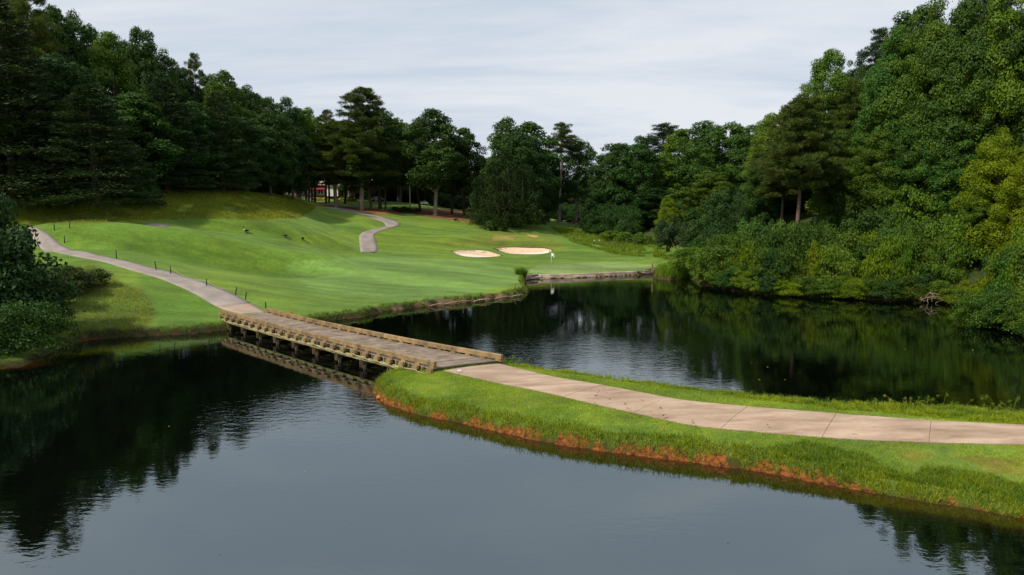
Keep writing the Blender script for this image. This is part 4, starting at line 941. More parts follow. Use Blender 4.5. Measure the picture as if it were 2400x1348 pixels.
# cedar and its companions
tree_px('cedar_tree', 'c0', 1194, 156, 360, 212, 'cedar', 'bark', 'massive dense cedar reaching the ground on the mown hill', rz=.4)
for px, D, top, w, lab in ((1150, 149, 512, 40, 'pale green shrub at the left foot of the big cedar'), (1182, 148, 518, 22, 'small pale shrub at the middle foot of the big cedar')):
    tree_px('shrub', 'hs', px, D, top, w, 'leafA', 'bark', lab, 'shrub')
tree_px('cypress_tree', 'y0', 1561, 134, 452, 64, 'yellowleaf', 'bark', 'small upright yellow green cypress before the dark trees')
tree_px('yew_tree' if 0 else 'spreading_tree', 'h2', 1565, 121, 522, 78, 'needleD', 'bark', 'small dark spreading tree leaning over the shore beside the green', z=3.6)
tree_px('spreading_tree', 'h0', 1612, 119, 535, 60, 'needleD', 'bark', 'lower flat dark crown right of the small spreading tree', z=3.8)
# leaning stem of the shore tree
x0, y0 = at_px(1609, 118), 118.; z0 = H1(x0, y0); mb = MB()
tubes(mb, (x0, y0, z0 - .2), (at_px(1580, 119), 119.3, z0 + 1.7), .22, .14, .03, 7, 4); tubes(mb, (at_px(1580, 119), 119.3, z0 + 1.7), (at_px(1566, 120), 120.5, z0 + 3.8), .14, .08, .03, 7, 4); tubes(mb, (at_px(1590, 119), 119, z0 + 1.2), (at_px(1601, 119), 119.8, z0 + 3.2), .09, .05, .04, 6, 4)
tag(mb.build('leaning_trunk', M['bark'], sm=True), 'dark crooked leaning trunk under the small spreading trees', 'tree trunk')

# --- far backdrop trees behind everything in the middle
for k in range(58):
    px = 640 + k * 20.5 + random.uniform(-8, 8); D = random.choice([228, 240, 255, 270]) + random.uniform(-5, 5); top = random.uniform(395, 428) if px < 1430 else random.uniform(360, 400)
    tree_px('broadleaf_tree', random.choice(['b0', 'b1', 'b2', 'b3']), px, D, top, random.uniform(70, 95), random.choice(['leafD', 'leafA']), 'bark', 'dark distant tree closing the view behind the trunks of the middle distance', group='far trees closing the view')
for k in range(34):
    px = 640 + k * 22 + random.uniform(-6, 6); D = 222 + random.uniform(-6, 6)
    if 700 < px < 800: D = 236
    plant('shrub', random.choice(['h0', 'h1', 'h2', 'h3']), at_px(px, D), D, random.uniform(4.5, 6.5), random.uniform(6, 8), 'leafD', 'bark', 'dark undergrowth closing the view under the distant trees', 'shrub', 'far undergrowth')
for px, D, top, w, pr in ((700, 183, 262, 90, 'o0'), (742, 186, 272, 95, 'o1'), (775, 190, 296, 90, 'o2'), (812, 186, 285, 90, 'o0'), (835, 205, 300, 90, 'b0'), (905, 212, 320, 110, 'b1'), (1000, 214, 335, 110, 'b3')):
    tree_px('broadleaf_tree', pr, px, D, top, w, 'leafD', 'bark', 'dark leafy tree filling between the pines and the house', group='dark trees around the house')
for k in range(22):
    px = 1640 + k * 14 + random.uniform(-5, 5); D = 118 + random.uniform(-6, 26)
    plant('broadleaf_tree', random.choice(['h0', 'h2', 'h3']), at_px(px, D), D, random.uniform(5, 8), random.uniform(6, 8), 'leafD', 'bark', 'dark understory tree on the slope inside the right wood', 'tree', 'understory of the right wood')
for k in range(11):
    px = 2060 + k * 34; D = 84 - k * .5 + random.uniform(-1.5, 2.5)
    plant('broadleaf_tree', random.choice(['h0', 'h1', 'h2', 'h3']), at_px(px, D), D, random.uniform(4.5, 7), random.uniform(5.5, 7.5), random.choice(['leafA', 'leafB']), 'bark', 'small leafy tree among the trunks at the foot of the right hand hillside', 'tree', 'small trees at the foot of the right hillside')
for k in range(14):
    px = 1900 + k * 45 + random.uniform(-5, 5); D = random.uniform(86, 106)
    plant('broadleaf_tree', random.choice(['h0', 'h1', 'h2', 'h3']), at_px(px, D), D, random.uniform(6, 9), random.uniform(6, 8), random.choice(['leafD', 'leafA', 'leafB']), 'bark', 'dark understory tree on the slope inside the right wood', 'tree', 'understory of the right wood')
for k in range(16):
    px = 1385 + k * 17 + random.uniform(-5, 5); D = 158 + random.uniform(-6, 12)
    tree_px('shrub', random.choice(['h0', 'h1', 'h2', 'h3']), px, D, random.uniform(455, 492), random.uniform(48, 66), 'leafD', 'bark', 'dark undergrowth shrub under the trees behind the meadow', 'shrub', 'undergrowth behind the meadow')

# --- right wood
GR = 'trees of the right wood'
right = [('broadleaf_tree', 'n0', 1800, 118, 262, 110, 'leafB', 'bark', 'green tree behind the top of the big right hand pine'),
         ('pine_tree', 'p4', 1866, 96, 232, 190, 'needle', 'bark_pine', 'big yellow green pine with a lit straight trunk at the right shore', ),
         ('pine_tree', 'p3', 1828, 108, 262, 130, 'needle', 'bark', 'pine just behind the big lit pine of the right shore'),
         ('broadleaf_tree', 'n1', 1872, 118, 188, 130, 'leafB', 'bark', 'green tree on the rising right skyline above the pine'),
         ('broadleaf_tree', 'n0', 1930, 112, 108, 150, 'leafB', 'bark', 'broad green treetop halfway up the right skyline'),
         ('pine_tree', 'p3', 1985, 106, 190, 160, 'needle', 'bark', 'dense pine in the middle of the right wood'),
         ('broadleaf_tree', 'n1', 1995, 118, 112, 110, 'leafA', 'bark', 'treetop just left of the dark pine tip on the right skyline'),
         ('pine_tree', 'pt', 2042, 112, 66, 80, 'needleD', 'bark', 'dark pine tip standing above the right skyline'),
         ('broadleaf_tree', 'n0', 2070, 96, 60, 170, 'leafA', 'bark', 'tall grey green tree right of the dark pine tip'),
         ('broadleaf_tree', 'n1', 2150, 92, -18, 190, 'leafB', 'bark', 'tall tree touching the top frame edge in the right wood'),
         ('broadleaf_tree', 'n0', 2230, 88, -20, 190, 'leafA', 'bark', 'very tall leafy tree at the upper right'),
         ('broadleaf_tree', 'n1', 2310, 86, -60, 190, 'leafB', 'bark', 'very tall tree second from the right frame edge'),
         ('broadleaf_tree', 'n0', 2400, 84, -80, 210, 'leafA', 'bark', 'very tall tree cut by the right frame edge'),
         ('broadleaf_tree', 'n1', 2490, 80, -100, 240, 'leafA', 'bark', 'tall tree beyond the right frame edge'),
         ('broadleaf_tree', 'n0', 1965, 99, 300, 120, 'leafB', 'bark', 'mid height tree right of the big lit pine'),
         ('broadleaf_tree', 'n1', 2040, 95, 270, 140, 'leafB', 'bark', 'mid height tree in front of the dark pine tip'),
         ('broadleaf_tree', 'n0', 2125, 92, 230, 150, 'leafA', 'bark', 'mid height leafy tree in the centre of the right wood'),
         ('broadleaf_tree', 'n1', 2205, 88, 250, 140, 'leafA', 'bark', 'mid height tree left of the yellow green tree'),
         ('broadleaf_tree', 'y0', 2335, 79, 285, 170, 'yellowleaf', 'bark', 'bright yellow green feathery tree at the right frame edge'),
         ('broadleaf_tree', 'y0', 2420, 74, 330, 170, 'yellowleaf', 'bark', 'second yellow green tree cut by the right frame edge'),
         ('broadleaf_tree', 'n0', 2290, 80, 420, 130, 'leafB', 'bark', 'small tree below left of the yellow green tree'),
         ('broadleaf_tree', 'n1', 1790, 112, 350, 100, 'leafA', 'bark', 'tree left of the big lit pine, half behind it'),
         ('broadleaf_tree', 'n0', 1915, 108, 260, 110, 'leafA', 'bark', 'tree directly behind the trunk of the big lit pine'),
         ('broadleaf_tree', 'b0', 2560, 92, -150, 260, 'leafA', 'bark', 'tree well beyond the right frame edge, seen in the water'),
         ('broadleaf_tree', 'b1', 2120, 118, 0, 190, 'leafA', 'bark', 'tree behind the tall trees of the right wood'),
         ('broadleaf_tree', 'b2', 2260, 112, -60, 220, 'leafD', 'bark', 'dark tree behind the very tall trees at the upper right')]
for n, pr, px, D, top, w, lf, bk, lab in right: tree_px(n, pr, px, D, top, w, lf, bk, lab, group=GR)
# shrubs that hang over the right shore
k = 0
sh_lab = {'low': 'leafy shrub hanging over the water along the right shore', 'mid': 'taller shrub behind the waterside shrubs of the right shore', 'up': 'small leafy tree above the shrubs of the right shore'}
def along_shore(x0, x1): 
    return None
rs = np.array([G(*p) for p in ((1632, 662), (1660, 672), (1720, 684), (1800, 693), (1900, 698), (2000, 702), (2150, 706), (2250, 713), (2310, 736), (2400, 790))] + [(44, 48), (46, 40)])
rsl = clen(rs)
for s_ in np.arange(.5, rsl, 1.75):
    q = at_len(rs, s_); tn = tan_len(rs, min(max(s_, .1), rsl - .1)); nn = np.array([-tn[1], tn[0]]); nn = nn if nn[0] > 0 or nn[1] > 0 else -nn
    if not (shore_dist(np.array([q[0] + nn[0]]), np.array([q[1] + nn[1]]))[0] > 0): nn = -nn
    for d_, kind in ((.9, 'low'), (3.4, 'mid'), (6.4, 'up')):
        if kind != 'low' and 1832 < float(proj(q[0] + nn[0] * d_, q[1] + nn[1] * d_, 2.0)[0]) < 1905: continue
        if kind == 'mid' and random.random() < .3: continue
        if kind == 'up' and random.random() < .5: continue
        pq = q + nn * (d_ + random.uniform(-.4, .5)) + tn * random.uniform(-.6, .6); near_ = q[1] < 60
        h_ = {'low': random.uniform(1.9, 3.0), 'mid': random.uniform(4.2, 7.5), 'up': random.uniform(6.0, 9)}[kind] * (.8 if near_ else 1); w_ = {'low': random.uniform(3.0, 4.6), 'mid': random.uniform(4, 5.6), 'up': random.uniform(4.5, 6.5)}[kind]
        lf = random.choice(['leafB', 'leafB', 'leafA', 'leafB', 'leafD', 'yellowleaf']) if kind != 'up' else random.choice(['leafA', 'leafB', 'leafA'])
        z_ = max(H1(*pq), .05) if kind == 'low' else None
        px_ = float(proj(pq[0], pq[1], 2.0)[0]); wh = ' beside the tall sedge' if px_ < 1740 else ' under the big lit pine' if px_ < 1900 else ' before the middle of the wood' if px_ < 2080 else ' above the bare grey branches' if px_ < 2260 else ' below the yellow green tree'
        plant('shrub' if kind != 'up' else 'broadleaf_tree', random.choice(['h0', 'h1', 'h2', 'h3']), pq[0], pq[1], h_, w_, lf, 'bark', sh_lab[kind].replace(' along the right shore', '').replace(' of the right shore', '') + wh, 'shrub' if kind != 'up' else 'tree', {'low': 'waterside shrubs of the right shore', 'mid': 'second row of shrubs on the right shore', 'up': 'small trees above the right shore'}[kind] + wh, z=z_)
plant('shrub', 'h1', *G(1640, 640, 1.0), 4.6, 7.0, 'leafB', 'bark', 'sunlit round shrub ending the right shore next to the tall grass', 'shrub')
plant('shrub', 'h0', *G(1690, 655, 1.0), 5.6, 7.5, 'leafB', 'bark', 'sunlit shrub just right of the round one at the end of the right shore', 'shrub')
for i_ in range(9): plant('shrub', ['h1', 'h3'][i_ % 2], 42.2 + i_ * .42 + random.uniform(-.4, .4), 60.5 - i_ * 1.9, random.uniform(2.6, 3.8), random.uniform(3.6, 4.8), ['leafB', 'leafA'][i_ % 2], 'bark', 'shrub overhanging the dark water in the cove at the right frame edge', 'shrub', 'shrubs of the right hand cove', z=.2)
plant('shrub', 'h3', *G(2392, 772, 0), 2.6, 3.4, 'olive', 'bark', 'sparse yellowish bush leaning over the water at the right frame edge', 'shrub')
for px, py, hh_, ww_, lab in ((1440, 560, 2.2, 7, 'bright green bramble patch left of the meadow'), (1480, 566, 2.4, 8, 'bright green bramble patch in the meadow'), (1405, 548, 1.8, 7, 'low bramble patch nearest the far lawn'), (1520, 572, 2, 7, 'bramble patch right of the bright ones')):
    x_, y_ = hit(px, py, lo=110); plant('shrub', 'hs', x_, y_, hh_, ww_, 'leafB', 'bark', lab, 'shrub')
for px, py, ww_, lab in ((1350, 521, 7, 'brown hedge clump at the foot of the thin tall pine'), (1395, 524, 3.2, 'round dark bush on the far lawn'), (1315, 519, 4, 'low brownish bush right of the cedar')):
    x_, y_ = hit(px, py, lo=150); plant('shrub', 'hs', x_, y_, 1.5, ww_, 'olive', 'bark', lab, 'shrub')

# --- bushes at the left frame edge
plant('broadleaf_tree', 'h0', *G(-10, 812, 0), 8.3, 9.2, 'leafD', 'bark', 'dark rounded bush tree at the left frame edge, nearest the water', 'tree')
plant('broadleaf_tree', 'h2', *G(-50, 750, 0), 9.6, 9.6, 'leafD', 'bark', 'taller dark bush tree behind the dark one at the left frame edge', 'tree')
plant('shrub', 'h1', *G(48, 838, 0), 4.3, 5.2, 'leafD', 'bark', 'green shrub hanging over the water at the left edge', 'shrub', z=.3)
plant('shrub', 'h3', *G(95, 802, 0), 3.2, 4.2, 'leafD', 'bark', 'dark shrub at the water just right of the left bush trees', 'shrub', z=.3)
for px, py, h_, w_, lab in ((150, 690, 2.6, 5.0, 'olive thicket right of the left bush trees'), (205, 675, 2.0, 4.6, 'low olive thicket on the left bank below the path'), (110, 720, 3.4, 5, 'brownish thicket between the left bush trees and the bank')):
    x_, y_ = hit(px, py, lo=45); plant('shrub', 'h2', x_, y_, h_, w_, 'olive', 'bark', lab, 'shrub')

# --- house garden
for px, D, top, w, lf, lab in ((752, 198, 464, 20, 'flower', 'yellow flowering bush in front of the white wall'), (766, 200, 466, 14, 'flower', 'small yellow flowering bush right of the first'), (797, 198, 466, 22, 'flower', 'yellow flowering bush beside the clipped hedge'),
                               (811, 201, 459, 27, 'hedge', 'rounded clipped hedge bush next to the white posts'), (829, 197, 464, 26, 'hedge', 'rounded clipped hedge bush farther right'), (740, 197, 468, 14, 'hedge', 'small green garden bush under the dark trunks')):
    tree_px('garden_bush', 'hs', px, D, top, w, lf, 'bark', lab, 'bush')
for i, (px, py, w) in enumerate(((935, 496, 5.5), (962, 499, 6))):
    x_, y_ = hit(px, py, lo=150); plant('juniper_bush', 'hs', x_, y_, 1.5, w, 'cedar', 'bark', ('dark low juniper mound at the left foot of the lamp post', 'dark low juniper mound right of the lamp post foot')[i], 'bush')
for px, D, lab in ((708, 176, 'dark bare trunk nearest the left wood, in front of the house'), (722, 172, 'dark bare trunk before the house roof'), (735, 175, 'dark bare trunk before the first red awning'), (906, 174, 'dark trunk left of the lamp post')):
    x_ = at_px(px, D); plant('pine_tree', 'pt', x_, D, random.uniform(17, 20), 5.5, 'needleD', 'bark', lab, 'tree', GM)

# ------------------------------------------------------------------ house
hx, hy = at_px(742, 214), 214.; hz = H1(hx, hy) - .2
house = empty('clubhouse', (hx, hy, hz), .12); tag(house, 'brown house with tan roof and red awnings half hidden behind the trees', 'house')
MB().box((0, 0, 1.7), (24, 9, 3.4)).build('wall', M['housewall'], house)
rf = MB(); rf.add([(-13, -5.6, 3.405), (13, -5.6, 3.405), (13, 5.6, 3.405), (-13, 5.6, 3.405), (-9, 0, 6.9), (9, 0, 6.9)], [(0, 1, 5, 4), (1, 2, 5), (2, 3, 4, 5), (3, 0, 4), (3, 2, 1, 0)]).build('roof', M['roof'], house)
MB().box((6.5, -6.7, 1.45), (3.4, 4.2, 2.9)).build('wing', M['white'], house); rf = MB().add([(4.5, -9.2, 2.905), (8.5, -9.2, 2.905), (8.5, -4.52, 2.905), (4.5, -4.52, 2.905), (6.5, -9.2, 4.3), (6.5, -4.52, 4.3)], [(0, 1, 4), (1, 2, 5, 4), (3, 0, 4, 5), (2, 3, 5), (3, 2, 1, 0)]); rf.build('wing_roof', M['roof'], house)
for x in (-9.5, -6.5, -3.5, -.5, 2.5):
    w_ = MB().box((x, -4.53, 1.5), (1.5, .08, 1.5)).build('window', M['glass'], house)
    fr = MB()
    for bx_, bz_, sx_, sz_ in ((0, .8, 1.7, .1), (0, -.8, 1.7, .1), (-.8, 0, .1, 1.5), (.8, 0, .1, 1.5), (0, 0, .06, 1.5)): fr.box((x + bx_, -4.6, 1.5 + bz_), (sx_, .08, sz_))
    fr.build('frame', M['white'], w_)
for x in (-3.5, -.2, 2.6):
    aw = MB(); aw.add([(x - 1.3, -4.52, 2.95), (x + 1.3, -4.52, 2.95), (x + 1.3, -6.2, 2.25), (x - 1.3, -6.2, 2.25), (x - 1.3, -4.52, 2.2), (x + 1.3, -4.52, 2.2), (x + 1.3, -6.2, 2.0), (x - 1.3, -6.2, 2.0)], [(0, 3, 2, 1), (3, 7, 6, 2), (0, 4, 7, 3), (1, 2, 6, 5), (4, 5, 6, 7)]); aw.build('awning', M['red'], house)
for x in (9.6, 10.9): MB().box((x, -5.2, 1.7), (.35, .35, 3.4)).build('column', M['white'], house)

# ------------------------------------------------------------------ lamp post
lx = at_px(963, 173); lz = H1(lx, 173); lh = 9.2
lamp = empty('lamp_post', (lx, 173, lz)); tag(lamp, 'tall brownish lamp post with a white lamp head beside the pine straw', 'lamp post')
MB().tube([(0, 0, -.3), (0, 0, lh * .5), (0, 0, lh)], [.17, .14, .10], 10).build('pole', M['metal'], lamp, True)
MB().tube([(0, 0, lh - .15), (-.35, 0, lh + .05), (-.7, 0, lh + .05)], .05, 6).build('arm', M['metal'], lamp, True)
MB().lathe((-.75, 0, lh - .15), [(.12, .32), (.34, .22), (.42, .05), (.38, 0)], 12).build('lamp_head', M['white'], lamp, True)

# ------------------------------------------------------------------ cars near the house
def car(px, D, mat, rz, lab, sc=1.0):
    x, y = at_px(px, D), D; r = empty('parked_car', (x, y, H1(x, y)), rz); r.scale = (sc,) * 3; tag(r, lab, 'car', 'cars glimpsed between the trunks')
    prof = [(-2.1, .35), (-2.1, .85), (-1.3, .95), (-.8, 1.42), (.7, 1.42), (1.25, .98), (2.05, .85), (2.1, .35)]
    V = [(a, s_ * (.85 if z > 1 else .88), z) for s_ in (-1, 1) for a, z in prof]; n = 8
    MB().add(V, [tuple(range(8)), tuple(range(8, 16))[::-1]] + [(i, 8 + i, 8 + (i + 1) % 8, (i + 1) % 8) for i in range(8)]).build('body', mat, r)
    MB().add([(-.86, -.80, 1.36), (-1.26, -.80, 1.0), (-1.26, .80, 1.0), (-.86, .80, 1.36)], [(0, 1, 2, 3)]).add([(-1.28, -.8, 1.01), (-.88, -.8, 1.37), (-.88, .8, 1.37), (-1.28, .8, 1.01)], [(0, 1, 2, 3)]).build('windscreen', M['glass'], r)
    for s_ in (-1, 1): MB().add([(-.75, s_ * .892, 1.34), (-1.15, s_ * .892, .99), (1.1, s_ * .892, .99), (.68, s_ * .892, 1.34)], [(0, 1, 2, 3)]).build('side_window', M['glass'], r)
    for a in (-1.3, 1.3):
        for s_ in (-1, 1): MB().tube([(a, s_ * .72, .33), (a, s_ * .91, .33)], .33, 14).build('wheel', M['tyre'], r)
car(888, 199, M['carpaint'], .3, 'pale car behind the trunks right of the tallest middle tree')
car(994, 201, M['white'], 1.2, 'small white car glimpsed right of the lamp post', .8)

# ------------------------------------------------------------------ golf flag, tee markers, stakes, posts and rope
fx, fy = hit(1292, 622, lo=100); fz = H1(fx, fy)
flag = empty('golf_flag', (fx, fy, fz)); tag(flag, 'white flag hanging from a thin white pole on the green', 'flag')
MB().tube([(0, 0, -.1), (0, 0, 2.15)], .028, 8).build('pole', M['white'], flag, True)
V = []; 
for i in range(5):
    for j in range(6): V.append((.03 + .12 * i - .0 * j, .05 * math.sin(i * 1.5 + j * .6), 2.12 - .085 * j - .06 * i - .01 * i * j))
F_ = [(i * 6 + j, i * 6 + j + 1, i * 6 + 7 + j, i * 6 + 6 + j) for i in range(4) for j in range(5)]
V2 = [(a, b_ + .012, c) for a, b_, c in V]; n = len(V)
MB().add(V + V2, F_ + [tuple(q + n for q in f)[::-1] for f in F_]).build('flag', M['white'], flag, True)
MB().lathe((0, 0, .005), [(.07, 0), (.07, .012)], 14).build('cup', M['black'], flag)
for px, lab in ((1393, 'left one of the two white tee markers beyond the green'), (1405, 'right one of the two white tee markers beyond the green')):
    x, y = hit(px, 566.5, lo=120); o = MB().lathe((0, 0, 0), [(.02, -.06), (.05, .02), (.10, .05), (.16, .12), (.18, .20), (.15, .30), (.05, .36)], 12).build('tee_marker', M['white'], sm=True, loc=(x, y, H1(x, y))); tag(o, lab, 'tee marker', 'white tee markers')
posts = [(127.6, 539.5, 522, 0, 'marker post at the bend of the path, second row'), (163.5, 534, 520, 1, 'marker post standing on the mound crest'), (151, 569.5, 555, 1, 'marker post at the inner bend of the grey path'),
         (273, 607, 588, 0, 'slim marker post halfway along the path edge'), (366.5, 633, 614, -2.5, 'marker post leaning left, beside the upright one'), (400.5, 642, 625, 0, 'upright marker post where the rope starts'),
         (484.5, 670, 656, 0, 'marker post at the lowest sag end of the rope'), (552, 691, 674, 3, 'marker post leaning right near the bridge'), (575, 701.5, 686, 3, 'marker post leaning right closest to the bridge'), (623, 723, 709, 0, 'marker post at the far end of the right bridge rail')]
tops = {}
for px, py, pt, ln, lab in posts:
    x, y = hit(px, py, lo=55); z = H1(x, y); h = max((py - pt) * y / FPX, .5); o = empty('marker_post', (x, y, z)); tag(o, 'dark ' + lab, 'post', 'dark marker posts along the grey path')
    mb = MB(); dx_ = ln * y / FPX; mb.tube([(0, 0, -.15), (dx_ * .5, 0, h * .5), (dx_, 0, h)], .055, 8); mb.build('shaft', M['post_dark'], o, True); MB().lathe((dx_, 0, h - .01), [(.068, 0), (.068, .05), (.03, .08)], 8).build('cap', M['post_dark'], o); tops[px] = (x + dx_, y, z + h - .08)
rp_ = [tops[400.5], tops[484.5], tops[552]]; pts = []
for a_, b_ in zip(rp_[:-1], rp_[1:]):
    a_ = np.array(a_); b_ = np.array(b_)
    for i in range(14): f = i / 14; q = a_ + (b_ - a_) * f; q[2] -= .40 * math.sin(PI * f); q[2] = max(q[2], H1(q[0], q[1]) + .04); pts.append(tuple(q))
pts.append(rp_[-1]); tag(MB().tube(pts, .020, 5).build('rope', M['rope'], sm=True), 'thin yellowed rope sagging between three marker posts', 'rope')
def stake(px, py, pt, mat, lab, r=.05, dx_=0, lo=60, name='stake'):
    x, y = hit(px, py, lo=lo); z = H1(x, y); h = (py - pt) * y / FPX; o = MB().tube([(0, 0, -.2), (dx_ * .6, 0, h * .7), (dx_, 0, h - .05), (dx_, 0, h)], [r, r, r, r * .4], 8).build(name, mat, sm=False, loc=(x, y, z)); return tag(o, lab, 'stake')
stake(682, 735, 728.5, M['orange'], 'short orange stake on the grass behind the right bridge rail', .09)
stake(1205, 676, 664, M['stake'], 'leaning brown stake near the tip of the fairway', .06, .25)
pst = empty('wooden_post', (*G(1529, 636, 1.0), 1.0)); tag(pst, 'small pale wooden post at the right end of the green wall', 'post')
MB().box((0, 0, .55), (.22, .22, 1.5), bev=.03).build('post', M['railwood'], pst); MB().box((-.5, .1, .25), (.9, .12, .14), bev=.02).build('crosspiece', M['pile'], pst)

# ------------------------------------------------------------------ geese
def goose(px, py, rz, grazing, lab, sc=1.0, lo=85):
    x, y = hit(px, py, lo=lo); r = empty('goose', (x, y, H1(x, y)), rz); r.scale = (sc,) * 3; tag(r, lab, 'goose', 'dark geese walking on the far fairway')
    body = [(-.50, 0, .42), (-.38, 0, .44), (-.22, 0, .43), (0, 0, .42), (.18, 0, .44), (.28, 0, .50)]; rad = [.02, .08, .15, .18, .155, .11]
    if grazing: body += [(.40, 0, .46), (.50, 0, .30), (.54, 0, .14), (.60, 0, .07), (.68, 0, .04)]; rad += [.06, .04, .04, .055, .02]
    else: body += [(.34, 0, .62), (.35, 0, .78), (.37, 0, .90), (.44, 0, .94), (.54, 0, .92)]; rad += [.06, .04, .045, .055, .018]
    MB().tube(body, rad, 12).build('body', M['brownf'] if sc > .95 else M['black'], r, True)
    MB().tube([(.14, 0, .41), (.24, 0, .47), (.31, 0, .53)], [.10, .135, .085], 12).build('breast', M['white'] if not grazing else M['brownf'], r, True)
    for s_ in (-.07, .07): MB().tube([(0, s_, .3), (.01, s_, .02), (.10, s_, .015)], [.028, .018, .015], 6).build('leg', M['black'], r)
    for s_ in (-1, 1): MB().tube([(-.42, s_ * .05, .46), (-.2, s_ * .13, .47), (.08, s_ * .15, .46)], [.02, .07, .05], 8).build('wing', M['black'], r, True)
goose(577, 547.5, 2.9, False, 'goose with raised head and pale breast, leftmost of the three', 1.15)
goose(669, 558, 2.6, True, 'grazing goose in the middle of the three', 1.05)
goose(710, 564, 2.5, True, 'smallest looking goose, rightmost of the three', .9)
x, y = hit(1068, 519, lo=130); o = empty('goose', (x, y, H1(x, y)), .3); 
bpy.data.objects.remove(o); goose(1068, 520, .4, True, 'dark goose at the lower edge of the brown pine straw', 1.3, lo=140)

# ------------------------------------------------------------------ things on and by the causeway
def blob(name, x, y, z, s, mat, lab, cat, seed=1, flat=.7):
    R = np.random.default_rng(seed); mb = MB(); prof = [(.02, 0), (.7, .1), (1, .4), (.85, .75), (.45, .97), (.02, 1.05)]; mb.lathe((0, 0, 0), prof, 12)
    v = np.array(mb.v); v *= (1 + .22 * (R.random((len(v), 1)) - .5)); v *= np.array([s, s, s * flat]); o = obj(name, mesh(name, v, mb.f, True), mat); o.location = (x, y, z); return tag(o, lab, cat)
gx_, gy_ = G(889, 934, 0); blob('clay_clod', gx_, gy_, -.05, .17, M['clay'], 'round orange clay clod at the tip of the causeway', 'clay clod', 3, 1.3)
for k_, (px, py, s_) in enumerate(((914, 936, .42), (1888, 1108, .45), (1905, 1102, .3), (2262, 1172, .4), (1000, 965, .25))):
    x, y = G(px, py, .15); x2, y2 = x, y + .25; blob('clay_clod', x2, y2, -.15, s_, M['clay'], ['bare orange clay face below the causeway tip', 'largest bare clay patch midway along the near bank', 'smaller clay patch right beside the midway one', 'bare clay patch near the right end of the near bank', 'low clay lump at the left part of the near bank'][k_], 'clay clod', 5 + k_, 1.0)
x, y = G(1076, 869, 1.14); mb = MB().add([(-.12, -.05, 0), (.10, -.06, .01), (.13, .05, .02), (-.08, .07, .005), (-.12, -.05, .014), (.10, -.06, .024), (.13, .05, .034), (-.08, .07, .02)], [(3, 2, 1, 0), (4, 5, 6, 7), (0, 1, 5, 4), (1, 2, 6, 5), (2, 3, 7, 6), (3, 0, 4, 7)])
tag(mb.build('paper_scrap', M['white'], loc=(x, y, 1.146)), 'small white scrap lying on the path near the bridge', 'scrap')
# fallen leaves scattered on the concrete
V = []
R = np.random.default_rng(5)
for px, py in [(1380, 912), (1395, 905), (1412, 911), (1402, 919), (1425, 921), (1460, 917), (1395, 927), (1430, 934), (1466, 945), (1393, 945), (1475, 958), (1505, 938), (1523, 966), (1545, 957), (1555, 974), (1560, 981), (1624, 987), (1628, 990), (1530, 932), (1550, 931), (1562, 938), (2005, 1019), (1500, 925), (1440, 905), (1350, 896), (1795, 995)]:
    for _ in range(2):
        x, y = G(px + R.uniform(-5, 5), py + R.uniform(-2, 2), 1.15); V.append(leaf_quads(np.array([[x, y, 1.155]]), np.array([[0, 0, 1.]]) + R.normal(size=(1, 3)) * .15, .075, .5, R))
V2_ = []
for _ in range(11):
    px = R.uniform(300, 2390); py = R.uniform(960, 1340); x, y = G(px, py, .01)
    if shore_dist(np.array([x]), np.array([y]))[0] < -.3: V2_.append(leaf_quads(np.array([[x, y, .012]]), np.array([[0, 0, 1.]]) + R.normal(size=(1, 3)) * .05, .035, .6, R))
for _ in range(18):
    px = R.uniform(1250, 2300); py = R.uniform(720, 900); x, y = G(px, py, .01)
    if shore_dist(np.array([x]), np.array([y]))[0] < -.5: V2_.append(leaf_quads(np.array([[x, y, .012]]), np.array([[0, 0, 1.]]), .07, .6, R))
tag(obj('floating_leaves', quads_mesh('floating_leaves', np.concatenate(V2_)), M['grassdry']), 'a few tiny pale leaves floating on the pond', kind='stuff')
fl = obj('fallen_leaves', quads_mesh('fallen_leaves', np.concatenate(V)), M['soil']); tag(fl, 'dark fallen leaves scattered on the causeway path', kind='stuff')

# ------------------------------------------------------------------ grass that stands up
def grass_obj(name, x, y, hgt, wid, mat, lab, bend=.35, z=None, R=rng):
    n = len(x); z = height(x, y) if z is None else z; keep = z > -.02; x, y, z, hgt = x[keep], y[keep], z[keep], hgt[keep]; n = len(x)
    th = R.uniform(0, 2 * PI, n); lean = R.normal(size=(n, 2)) * bend; w = wid
    b0 = np.stack([x - np.cos(th) * w / 2, y - np.sin(th) * w / 2, z - .02], 1); b1 = np.stack([x + np.cos(th) * w / 2, y + np.sin(th) * w / 2, z - .02], 1)
    m0 = np.stack([x + lean[:, 0] * hgt * .35, y + lean[:, 1] * hgt * .35, z + hgt * .6], 1); ax = np.stack([np.cos(th), np.sin(th), 0 * th], 1) * w * .38
    tp = np.stack([x + lean[:, 0] * hgt, y + lean[:, 1] * hgt, z + hgt * np.clip(1 - .3 * np.hypot(lean[:, 0], lean[:, 1]), .4, 1)], 1)
    V = np.stack([b0, b1, m0 + ax, m0 - ax, tp], 1).reshape(-1, 3); i = np.arange(n) * 5
    me = bpy.data.meshes.new(name); me.vertices.add(len(V)); me.vertices.foreach_set('co', V.astype(np.float32).ravel())
    L = np.stack([i, i + 1, i + 2, i + 3, i + 3, i + 2, i + 4], 1).ravel(); me.loops.add(len(L)); me.loops.foreach_set('vertex_index', L.astype(np.int32))
    st = np.stack([np.arange(n) * 7, np.arange(n) * 7 + 4], 1).ravel(); me.polygons.add(2 * n); me.polygons.foreach_set('loop_start', st.astype(np.int32)); me.update(calc_edges=True)
    return tag(obj(name, me, mat), lab, kind='stuff')
pathpoly = np.concatenate([LpC, RpC[::-1]])
def scatter(n, box, cond, R=rng):
    x = R.uniform(box[0], box[2], n); y = R.uniform(box[1], box[3], n); k = cond(x, y); return x[k], y[k]
